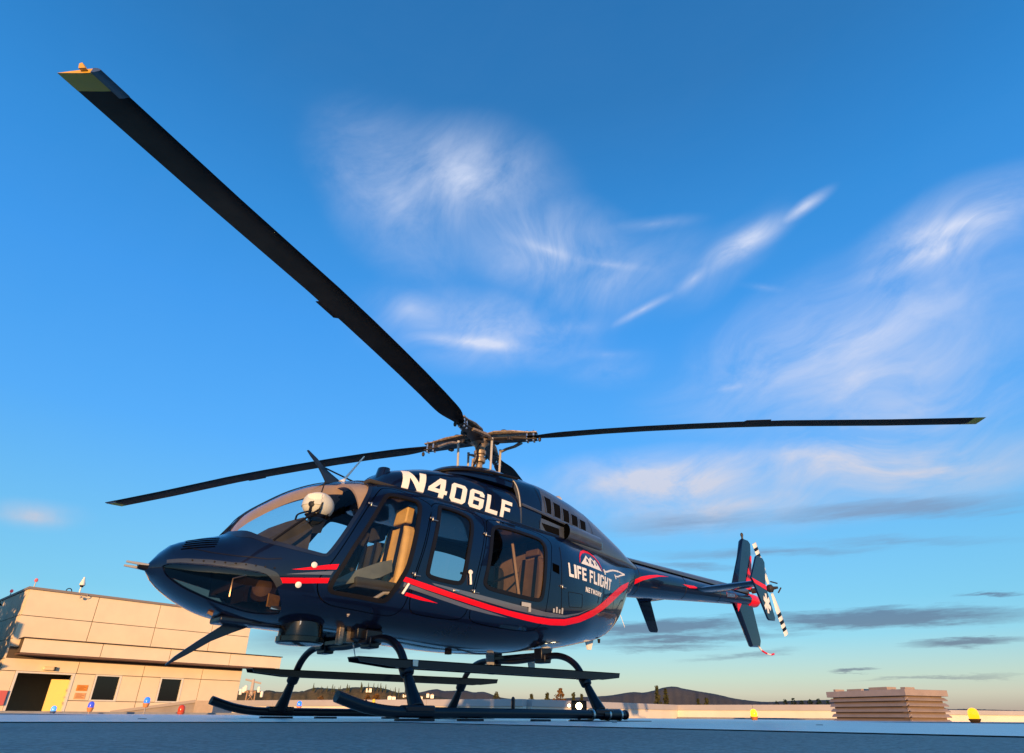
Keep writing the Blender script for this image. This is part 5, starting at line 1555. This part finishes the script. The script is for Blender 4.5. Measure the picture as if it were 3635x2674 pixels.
# ground storey: panels round the doorway and the two windows
zh, zs, zf, zl0 = bz(1.15), bz(.365), -.70, bz(1.49)
for i in range(4):
    panel((U[0] if i else U[0] - .02), U[i + 1], zh, zl0 + .02) if i == 0 else panel(U[i], U[i + 1], zh, zl0 + .02)
DU0, DU1 = -3.455 * KS, -1.955 * KS
W1 = (-1.335 * KS, -.59 * KS)
W2 = (.65 * KS, 1.395 * KS)
panel(U[0], DU0 - .03, zf, zh)
panel(DU1 + .03, W1[0] - .02, zs, zh)
panel(W1[1] + .02, U[2], zs, zh)
panel(U[2], W2[0] - .02, zs, zh)
panel(W2[1] + .02, U[3], zs, zh)
panel(U[3], U[4], zs, zh)
panel(DU1 + .03, U[2], zf, zs)
panel(U[2], U[3], zf, zs)
panel(U[3], U[4], zf, zs)
# dark structure behind the panels, leaving the openings free
for a, b, c, d in ((U[0] + .02, DU0, zf, zh), (DU1, W1[0], zf, zh), (W1[0], W2[1], zf, zs + .02), (W1[1], W2[0], zs, zh), (W2[1], U[4] - .02, zf, zh), (U[0] + .02, U[4] - .02, zh, zl0)):
    bbox(MB(), a, b, -.12, -.003, c, d).build('wall_backing', M_JNT, bld, smooth=0)
bbox(MB(), U[0] + .02, U[0] + .12, DEP, -.12, zf, zl0).build('side_wall', M_JNT, bld, smooth=0)
bbox(MB(), U[4] - .12, U[4] - .02, DEP, -.12, zf, zl0).build('side_wall', M_PAN, bld, smooth=0)
bbox(MB(), U[0] + .02, U[4] - .02, DEP, DEP + .1, zf, zl0).build('rear_wall', M_PAN, bld, smooth=0)
bbox(MB(), U[0] + .12, U[4] - .12, DEP + .1, -.12, zf - .02, zf + .01).build('inner_floor', mat('inner_floor', (.12, .11, .09), .6), bld, smooth=0)
# left flank panels and right flank
for i in range(3):
    v1, v0 = -.02 - i * 2.3, -.02 - (i + 1) * 2.3
    for z0_, z1_ in ((zf, bz(.75)), (bz(.75), bz(1.49)), (bz(1.49), zt2), (zt2, zt1), (zt1, zt0)):
        bbox(MB(), U[0] - .03, U[0] + .02, v0 + .013, v1 - .013, z0_ + .013, z1_ - .013).build('flank_panel', M_PAN, bld, smooth=0)
        bbox(MB(), U[4] - .02, U[4] + .03, v0 + .013, v1 - .013, z0_ + .013, z1_ - .013).build('flank_panel', M_PAN, bld, smooth=0)
# doorway
M_FRM = mat('door_frame_white', (.72, .68, .60), .5)
fr2 = bbox(MB(), DU0 - .03, DU0 + .05, -.12, .07, zf, zh).build('door_frame', M_FRM, bld, smooth=0)
bbox(MB(), DU1 - .05, DU1 + .03, -.12, .07, zf, zh).build('door_frame', M_FRM, bld, smooth=0)
bbox(MB(), DU0 + .05, DU1 - .05, -.12, .07, zh - .06, zh).build('door_frame', M_FRM, bld, smooth=0)
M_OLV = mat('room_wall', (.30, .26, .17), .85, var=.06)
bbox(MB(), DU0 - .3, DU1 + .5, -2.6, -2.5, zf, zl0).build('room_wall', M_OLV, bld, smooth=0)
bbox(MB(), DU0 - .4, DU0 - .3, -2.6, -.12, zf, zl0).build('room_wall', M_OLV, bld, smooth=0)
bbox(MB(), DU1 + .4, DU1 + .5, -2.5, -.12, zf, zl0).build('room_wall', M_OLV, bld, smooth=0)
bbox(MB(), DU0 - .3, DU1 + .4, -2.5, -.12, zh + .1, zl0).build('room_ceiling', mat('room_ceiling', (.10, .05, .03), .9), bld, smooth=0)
# the leaf of the open door stands just inside, turned into the sun
lf = B0 + BE * (DU1 - .30) + BN * (-.32)
dl = MB().box((lf.x, lf.y, (zf + bz(.97)) / 2), (.62, .045, bz(.97) - zf), BM @ Matrix.Rotation(RD(24), 3, 'Z'))
dlo = dl.build('door_leaf', mat('door_yellow', (.78, .52, .12), .5, var=.05), bld, smooth=0)
bbox(MB(), DU1 - .12, DU1 - .09, -.10, .04, bz(.45), bz(.47)).build('door_pull', M_METAL, dlo)
for z_ in (.25, .62, .95):
    bbox(MB(), DU1 - .085, DU1 - .052, -.08, .0, bz(z_), bz(z_ + .07)).build('door_hinge', M_METAL, dlo)
for (a, b) in (W1, W2):
    wo_ = bbox(MB(), a - .02, a + .045, -.10, .06, zs, zh)
    bbox(wo_, b - .045, b + .02, -.10, .06, zs, zh)
    bbox(wo_, a + .045, b - .045, -.10, .06, zh - .05, zh)
    bbox(wo_, a + .045, b - .045, -.10, .06, zs, zs + .05)
    wob = wo_.build('window', M_FRM, bld, smooth=0)
    bbox(MB(), a + .045, b - .045, -.045, -.04, zs + .05, zh - .05).build('pane', glass('window_glass_dark', (.25, .22, .2), 1.5) if 'window_glass_dark' not in MATS else MATS['window_glass_dark'], wob, smooth=0)
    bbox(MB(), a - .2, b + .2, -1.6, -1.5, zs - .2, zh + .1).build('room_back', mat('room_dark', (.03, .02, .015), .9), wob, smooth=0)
    bbox(MB(), b - .16, b - .05, -.25, -.15, zs + .05, zs + .18).build('sill_box', mat('card_tan', (.45, .36, .2), .8), wob, smooth=0)
    bbox(MB(), a + .05, b - .05, -.40, -.36, zs + .05, zs + .22).build('sill_shelf', mat('shelf_dark', (.08, .045, .03), .8), wob, smooth=0)
for i in range(4):
    bbox(MB(), W1[0] + .06, W1[0] + .19, -.40, -.38, zs + .08 + i * .2, zs + .24 + i * .2).build('shelf_box', mat('card_tan2', (.40, .24, .10), .8), bld, smooth=0)
# wall light over the door, signs, red box, roof fittings
wl = bbox(MB(), -2.85 * KS, -2.55 * KS, .05, .20, bz(1.20), bz(1.31)).build('wall_light', mat('wall_light', (.80, .62, .36), .5), bld, smooth=0, bevel=.04)
bbox(MB(), -2.55 * KS, -2.51 * KS, .05, .18, bz(1.20), bz(1.31)).build('light_end', M_HUBD, wl, smooth=0)
for za, zb_, c in ((.65, .825, (.72, .26, .03)), (.41, .595, (.74, .38, .16))):
    s_ = bbox(MB(), -1.785 * KS, -1.48 * KS, .051, .066, bz(za), bz(zb_)).build('notice_plate', mat('notice_%d' % int(za * 100), c, .5), bld, smooth=0)
    for k in range(4):
        zz = bz(zb_) - .035 - k * .045
        bbox(MB(), (-1.785 + .04) * KS, (-1.48 - (.04 if k % 2 else .10)) * KS, .0665, .068, zz - .014, zz).build('notice_line', mat('notice_ink', (.35, .09, .02), .6), s_, smooth=0)
bbox(MB(), -3.72 * KS, -3.52 * KS, .051, .16, bz(.20), bz(.60)).build('red_cabinet', mat('cabinet_red', (.62, .13, .11), .5), bld, smooth=0, bevel=.01)


def bp_(u, v, z):
    q = B0 + BE * u * KS + BN * v
    return Vector((q.x, q.y, z))


for u, v, zt_ in ((-3.74, -.1, 3.83), (-3.80, -3.6, 3.80)):
    r_ = tag(empty('obstruction_lamp', bp_(u, v, zt0 + .09)), 'small red obstruction lamp on the roof corner of the building' if v > -1 else 'red obstruction lamp further back on the building roof edge', 'lamp', 'red lamps on the building roof')
    MB().tube([bp_(u, v, zt0 + .088), bp_(u, v, bz(zt_) - .02)], .018, 8).build('stem', M_LIGHTGREY, r_)
    MB().lathe([(.045, -.06), (.06, -.03), (.06, .03), (.03, .07)], bp_(u, v, bz(zt_)), (0, 0, 1), 12).build('lens', mat('obst_red', (.75, .10, .12), .3, emit=(.8, .1, .12), estr=.25), r_)
wm = tag(empty('roof_camera', bp_(-2.5, -.05, zt0 + .09)), 'white tapered camera dome on a short post on the roof edge', 'camera')
MB().tube([bp_(-2.5, -.05, zt0 + .088), bp_(-2.5, -.05, bz(3.80))], .028, 8).build('post', M_WHITE, wm)
MB().lathe([(.10, 0), (.11, .03), (.075, .16), (.045, .26), (.03, .34)], bp_(-2.49, -.05, bz(3.85)), (0, 0, 1), 16).build('camera_shroud', M_WHITE, wm)
MB().lathe([(.02, -.09), (.06, -.06), (.075, 0)], bp_(-2.49, -.05, bz(3.85)), (0, 0, 1), 14).build('camera_lens', M_BLACK, wm)
MB().tube(curve_pts([bp_(-2.88, -.05, zt0 + .088), bp_(-2.86, -.05, zt0 + .18), bp_(-2.80, -.05, zt0 + .22), bp_(-2.74, -.05, zt0 + .18), bp_(-2.715, -.05, zt0 + .088)], 5), .018, 8).build('pipe_hoop', M_BLACK, bld)
al_ = MB().tube(curve_pts([bp_(-2.30, .10, zt0 + .06), bp_(-2.29, .20, zt0 - .02), bp_(-2.36, .24, zt0 - .08), bp_(-2.45, .24, zt0 - .10)], 5), .014, 8).build('lamp_arm', M_TUBE, bld)
MB().lathe([(.03, 0), (.055, .05), (.05, .07)], bp_(-2.45, .24, zt0 - .10), (1, .2, -.2), 12).build('arm_lamp', M_LIGHTGREY, al_)


# ---- trees
def leaf_mat(name, c1, c2):
    m = bpy.data.materials.new(name)
    m.use_nodes = True
    t = m.node_tree
    b = t.nodes['Principled BSDF']
    b.inputs['Roughness'].default_value = .8
    b.inputs['Specular IOR Level'].default_value = .1
    tcn = nd(t, 'ShaderNodeTexCoord')
    n = noise_tex(t, tcn.outputs['Object'], 1.3, 3, .6)
    ln(t, ramp(t, n.outputs['Fac'], [(.3, c1), (.7, c2)]), b.inputs['Base Color'])
    MATS[name] = m
    return m


L_CON = leaf_mat('conifer_green', (.030, .040, .018), (.075, .070, .028))
L_AUT = leaf_mat('autumn_leaf', (.11, .055, .020), (.19, .10, .035))
L_DRK = leaf_mat('dark_foliage', (.010, .022, .018), (.022, .040, .028))
M_BARK = mat('bark', (.09, .065, .045), .9, var=.3, vscale=4)


def tree(pos, ztop, rad, kind, label, group, n=420, zbase=-16.0, name='conifer_tree', crown=.75, leaf=None):
    rnd = random.Random(int(abs(pos.x * 13 + pos.y * 7)) + 5)
    root = tag(empty(name, (pos.x, pos.y, zbase)), label, 'tree', group)
    H = ztop - zbase
    tr = MB().tube([(pos.x, pos.y, zbase), (pos.x + .1, pos.y, zbase + H * .5), (pos.x, pos.y, ztop - H * .04)], [rad * .13, rad * .09, rad * .02], 7)
    z0 = zbase + H * (1 - crown)
    for k in range(12):
        a = rnd.random() * 2 * PI
        t = rnd.random() * .9
        zz = z0 + (ztop - z0) * t
        rr_ = rad * ((1 - t) ** .8 if kind == 'con' else math.sin(PI * min(.97, max(.12, t))) ** .6) * .8
        tr.tube([(pos.x, pos.y, zz), (pos.x + rr_ * math.cos(a), pos.y + rr_ * math.sin(a), zz + rr_ * (.0 if kind == 'con' else .5))], [rad * .03, rad * .01], 5)
    tr.build('trunk', M_BARK, root)
    cr_ = MB()
    for k in range(n):
        t = rnd.random() ** (.75 if kind == 'con' else 1.0)
        a = rnd.random() * 2 * PI
        if kind == 'con':
            lay = math.floor(t * 9) / 9
            R_ = rad * ((1 - lay) ** .85) * (.55 + .45 * ((t * 9) % 1.0)) * (.75 + .5 * noise.noise((a * 1.2, t * 5, pos.x)))
        else:
            R_ = rad * (max(.05, math.sin(PI * t)) ** .55) * (.8 + .55 * noise.noise((math.cos(a) * 1.7, math.sin(a) * 1.7, t * 4 + pos.y)))
        r_ = R_ * math.sqrt(rnd.random() * .75 + .25)
        c = Vector((pos.x + r_ * math.cos(a), pos.y + r_ * math.sin(a), z0 + (ztop - z0) * t + rnd.uniform(-.1, .1) * rad))
        s_ = (leaf or rad * .22) * rnd.uniform(.6, 1.25)
        u = Vector((rnd.gauss(0, 1), rnd.gauss(0, 1), rnd.gauss(0, .6))).normalized()
        v = u.cross(Vector((rnd.gauss(0, 1), rnd.gauss(0, 1), rnd.gauss(0, 1)))).normalized()
        cr_.add([c - u * s_, c + v * s_ * .55, c + u * s_ * .9 + Vector((0, 0, -.2 * s_)), c - v * s_ * .55], [(0, 1, 2, 3)])
    me = bpy.data.meshes.new('crown')
    me.from_pydata(cr_.v, [], cr_.f)
    link_mesh('crown', me, L_AUT if kind == 'aut' else (L_DRK if kind == 'drk' else L_CON), root)
    return root


GT = 'trees beyond the parapet'
for az, el, d, rad, kind, nm, lab in (
        (-131.40, 1.78, 200, 1.7, 'dec', 'round_tree', 'small round dark tree standing alone above the parapet corner, left of the tree group'),
        (-134.45, 1.66, 220, 1.7, 'con', 'conifer_tree', 'small conifer at the left end of the tree group by the floodlight'),
        (-135.80, 1.80, 190, 1.6, 'con', 'conifer_tree', 'pointed conifer just left of the bare reddish tree'),
        (-136.95, 2.10, 150, 1.6, 'aut', 'sparse_tree', 'tall sparse reddish tree above the floodlight'),
        (-138.05, 1.75, 180, 1.5, 'con', 'conifer_tree', 'conifer rising directly above the floodlight glare'),
        (-138.75, 1.70, 185, 1.4, 'con', 'conifer_tree', 'conifer touching the aft cross tube, right of the floodlight'),
        (-145.15, 2.32, 150, 1.35, 'con', 'conifer_tree', 'taller of two joined conifers in front of the big grey hill'),
        (-145.85, 2.12, 152, 1.35, 'con', 'conifer_tree', 'shorter of two joined conifers in front of the big grey hill'),
        (-148.45, 1.36, 190, 1.5, 'con', 'conifer_tree', 'low conifer left of the pair right of the grey hill'),
        (-149.15, 1.42, 190, 1.6, 'con', 'conifer_tree', 'low conifer right of the pair below the grey hill slope'),
        (-116.85, 1.30, 230, 2.0, 'aut', 'round_tree', 'round rusty tree on the brown hillside right of the blue lamp'),
        (-120.55, 1.45, 240, 2.2, 'aut', 'round_tree', 'rusty tree on the hillside left of the yellow topped post'),
        (-121.30, 1.50, 240, 2.4, 'aut', 'round_tree', 'larger rusty tree on the hillside right of the yellow topped post')):
    tree(pol(az, d), elz(el, d), rad * (2.2 if kind == 'con' else 1.5), kind, lab, GT, n=1100, name=nm, leaf=rad * .22, crown=.62)
for k in range(7):
    az = -154.6 - k * .62
    tree(pol(az, 320), elz(1.22 + .10 * ((k * 7) % 3), 320), 3.0, 'drk', '%s dark tree from the left in the row before the louvered vent' % ('first', 'second', 'third', 'fourth', 'fifth', 'sixth', 'seventh')[k], 'dark tree row left of the vent', n=300, name='dark_tree')
tree(Vector((2.30, -27.4, 0)), 3.95, .75, 'drk', 'dark evergreen at the left edge against the building flank', 'evergreens beside the building', n=3200, zbase=-16, name='evergreen_tree', crown=.62, leaf=.2)
for x, y, zt_, rad, lab in ((7.95, -22.55, 9.8, 2.6, 'nearest unseen dark evergreen added to shade the building flank'), (8.2, -26.4, 9.0, 2.5, 'middle unseen dark evergreen added to shade the building flank'), (8.4, -30.0, 9.0, 2.5, 'farthest unseen dark evergreen added to shade the building flank')):  # unseen trees, added only to cast shade on the building flank
    tree(Vector((x, y, 0)), zt_, rad, 'drk', lab, 'evergreens beside the building', n=3600, zbase=-16, name='evergreen_tree', crown=.68, leaf=.42)

# ---- radio tower
td = 150
tp = pol(-111.45, td)
tw_ = tag(empty('radio_tower', (tp.x, tp.y, -16)), 'small lattice radio mast with antennas beyond the building', 'tower')
zt_, zm_, = elz(2.50, td), elz(1.62, td)
tr_ = Vector((-math.sin(RD(-111.45)), math.cos(RD(-111.45)), 0))
tf_ = Vector((math.cos(RD(-111.45)), math.sin(RD(-111.45)), 0))
M_RUST = mat('tower_rust', (.42, .24, .13), .7, var=.2)


def tleg(sx, sy, z):
    t = (z + 16) / (zm_ + 16)
    w2 = 1.5 * (1 - t) + .75 * t
    q = tp + tr_ * (sx * w2) + tf_ * (sy * w2)
    return Vector((q.x, q.y, z))


for sx in (-1, 1):
    for sy in (-1, 1):
        MB().tube([tleg(sx, sy, -16), tleg(sx, sy, zm_)], .13, 6).build('leg', M_RUST, tw_)
br_ = MB()
nb_ = 9
for i in range(nb_):
    za, zb_ = -16 + (zm_ + 16) * i / nb_, -16 + (zm_ + 16) * (i + 1) / nb_
    for (a, b) in (((-1, -1), (1, -1)), ((1, -1), (1, 1)), ((1, 1), (-1, 1)), ((-1, 1), (-1, -1))):
        br_.tube([tleg(*a, za), tleg(*b, zb_)], .06, 5)
        br_.tube([tleg(*b, za), tleg(*a, zb_)], .06, 5)
        br_.tube([tleg(*a, zb_), tleg(*b, zb_)], .07, 5)
tag(br_.build('bracing', M_RUST, tw_), kind='stuff')
MB().tube([(tp.x, tp.y, zm_ - 1), (tp.x, tp.y, zt_)], [.45, .28], 8).build('mast', mat('mast_grey', (.45, .38, .33), .7), tw_)
MB().tube([tp + tr_ * -1.6 + Vector((0, 0, zt_ - .8)), tp + tr_ * 1.6 + Vector((0, 0, zt_ - .1))], .22, 6).build('top_antenna', mat('mast_grey', (.45, .38, .33)), tw_)
for s_, z_ in ((-2.6, -.6), (-1.7, .3), (1.9, .2), (2.6, -.2), (1.5, .5)):
    q = tp + tr_ * s_ * .8
    MB().lathe([(.2, -.6), (.32, -.5), (.32, .5), (.2, .6)], (q.x, q.y, zm_ + z_), (0, 0, 1), 8).build('antenna_panel', M_WHITE, tw_)
MB().tube([tp - tr_ * 2.3 + Vector((0, 0, zm_ - .2)), tp + tr_ * 2.3 + Vector((0, 0, zm_ - .2))], .12, 6).build('antenna_bar', M_RUST, tw_)

# ---- hills
NEARP = [(-104, 1.35), (-107.5, 1.45), (-109.56, 1.507), (-110.32, 1.564), (-111.09, 1.668), (-111.77, 1.682), (-112.31, 1.625), (-112.72, 1.716), (-113.32, 1.624), (-114.11, 1.618), (-115.27, 1.682), (-116.4, 1.986), (-117.05, 1.949), (-118.09, 1.904), (-119.09, 2.029), (-120.35, 2.095), (-121.14, 2.086), (-122.19, 1.928), (-123.06, 1.7), (-123.78, 1.754), (-125.1, 1.639), (-126.3, 1.456), (-127.27, 1.313), (-128.48, 1.041), (-131, .5), (-134, .2)]
FARP = [(-110, 1.0), (-118, 1.2), (-122.75, 1.456), (-124.83, 1.746), (-126.29, 2.008), (-126.94, 1.883), (-128.56, 1.946), (-129.53, 1.801), (-130.18, 1.853), (-131.26, 1.575), (-132.02, 1.382), (-133.79, 1.265), (-136.22, 1.327), (-138.76, 1.499), (-140.95, 1.621), (-143.35, 1.916), (-143.87, 1.873), (-144.95, 2.051), (-145.74, 2.27), (-146.43, 2.347), (-146.77, 2.336), (-147.21, 2.226), (-148.27, 2.03), (-149.87, 1.771), (-151.67, 1.389), (-153.97, 1.182), (-155.61, 1.265), (-158.44, 1.324), (-161.49, 1.121), (-164.86, .852), (-165.52, .946), (-166.36, .686), (-167.2, .706), (-168.47, .672), (-170.61, .605), (-171.89, .556), (-176, .5), (-182, .6), (-190, .3)]


def hill(name, prof, d, m, jit, step, dfun=None):
    f = pchip([p[0] for p in prof], [p[1] for p in prof])
    a0, a1 = prof[0][0], prof[-1][0]
    n = int(abs(a1 - a0) / step)
    rows = [(.90, 0.0, .0), (.925, .22, .10), (.95, .48, .12), (.97, .74, .10), (.985, .91, .06), (1.0, 1.0, .0), (1.03, .75, .05), (1.12, 0.0, .0)]
    mb = MB()
    vs = []
    for k, h, nz in rows:
        for i in range(n + 1):
            az = a0 + (a1 - a0) * i / n
            zt = elz(f(az) + jit * (noise.noise((az * 9.0, 0, 1)) + .6 * noise.noise((az * 31.0, 5, 2))), d)
            kk = k + .008 * noise.noise((az * .9, k * 7, 0)) * (1 if 0 < h < 1 else 0)
            z = -16.5 + (zt + 16.5) * (h + nz * noise.noise((az * 2.4, k * 19, 3)) * 1.3)
            p = pol(az, d * kk, z)
            vs.append(p)
    fs = []
    for r in range(len(rows) - 1):
        for i in range(n):
            fs.append((r * (n + 1) + i, r * (n + 1) + i + 1, (r + 1) * (n + 1) + i + 1, (r + 1) * (n + 1) + i))
    mb.add(vs, fs)
    o = mb.build(name, m, None, smooth=60)
    tag(o, kind='structure')
    return f


def hill_mat(name, c1, c2, c3, s1, s2):
    m = ground_mat(name, c1, c2, c3, s1, s2, .95, .0)
    return m


MH1 = hill_mat('wooded_slope', (.075, .060, .026), (.14, .10, .045), (.04, .035, .018), .02, .09)
MH2 = hill_mat('far_slope', (.055, .055, .058), (.085, .080, .078), (.045, .047, .052), .002, .008)
fN = hill('near_hill', NEARP, 1500, MH1, .05, .12)
hill('far_hill', FARP, 5200, MH2, .018, .12)
# houses on the near hill
for az, el, w2, lab in ((-122.37, 1.40, 8, 'left of two bright white houses side by side low on the hill'), (-122.72, 1.36, 8, 'right of two bright white houses side by side low on the hill'), (-123.69, 1.545, 12, 'wide pale house just left of the front cross tube'), (-120.6, 1.97, 12, 'pale house under the trees at the hilltop'), (-125.55, 1.63, 6, 'small white house right of the cross tube, left one of two'), (-125.92, 1.57, 7, 'small white house right of the cross tube, right one of two'), (-124.85, 1.40, 14, 'long pale house at the hill foot right of the cross tube')):
    zr = elz(fN(az), 1500) + 16.5
    kk = .985
    for k_, h_ in ((.925, .22), (.938, .35), (.95, .48), (.96, .61), (.97, .74), (.978, .83), (.985, .91)):
        if (elz(el, 1500 * k_) + 16.5) / zr <= h_:
            kk = k_
            break
    d = 1500 * kk - 10
    p = pol(az, d)
    z = elz(el, d)
    hr = tag(empty('hillside_house', (p.x, p.y, z - 7.5)), lab, 'house', 'houses on the near hill')
    tr0 = Vector((-math.sin(RD(az)), math.cos(RD(az)), 0))
    tf0 = Vector((math.cos(RD(az)), math.sin(RD(az)), 0))
    m3 = Matrix((tr0, tf0, Vector((0, 0, 1)))).transposed()
    MB().box((p.x, p.y, z - 3.5), (w2, 8, 8), m3).build('wall', M_WHITE, hr, smooth=0)
    MB().prism([p + tr0 * -(w2 * .55) + tf0 * -4.5 + Vector((0, 0, z)), p + tr0 * (w2 * .55) + tf0 * -4.5 + Vector((0, 0, z)), p + tr0 * 0 + tf0 * -4.5 + Vector((0, 0, z + 2.2))], tf0 * 9).build('roof', mat('house_roof', (.30, .24, .20), .8), hr, smooth=0)
# conifers along the near ridge line
rt = random.Random(3)
for k in range(46):
    az = -116 - rt.random() * 9.5
    d = 1460
    z = elz(fN(az), d)
    hh = rt.uniform(4, 11)
    q = pol(az, d)
    t = MB()
    rad = hh * .2
    zb_ = z - 6
    for j in range(4):
        zz = zb_ + (hh + 4) * j / 4
        t.lathe([(rad * (1 - j * .2), 0), (rad * .15, (hh + 4) * .36)], (q.x + rt.uniform(-.4, .4), q.y, zz), (0, 0, 1), 6)
    rootT = tag(empty('ridge_tree', (q.x, q.y, zb_)), 'tiny dark conifer on the near hill ridge', 'tree', 'conifers along the near hill ridge')
    t.build('crown', L_CON, rootT, smooth=0)
    MB().tube([(q.x, q.y, zb_ - 4), (q.x, q.y, zb_ + 2)], .5, 5).build('trunk', M_BARK, rootT)
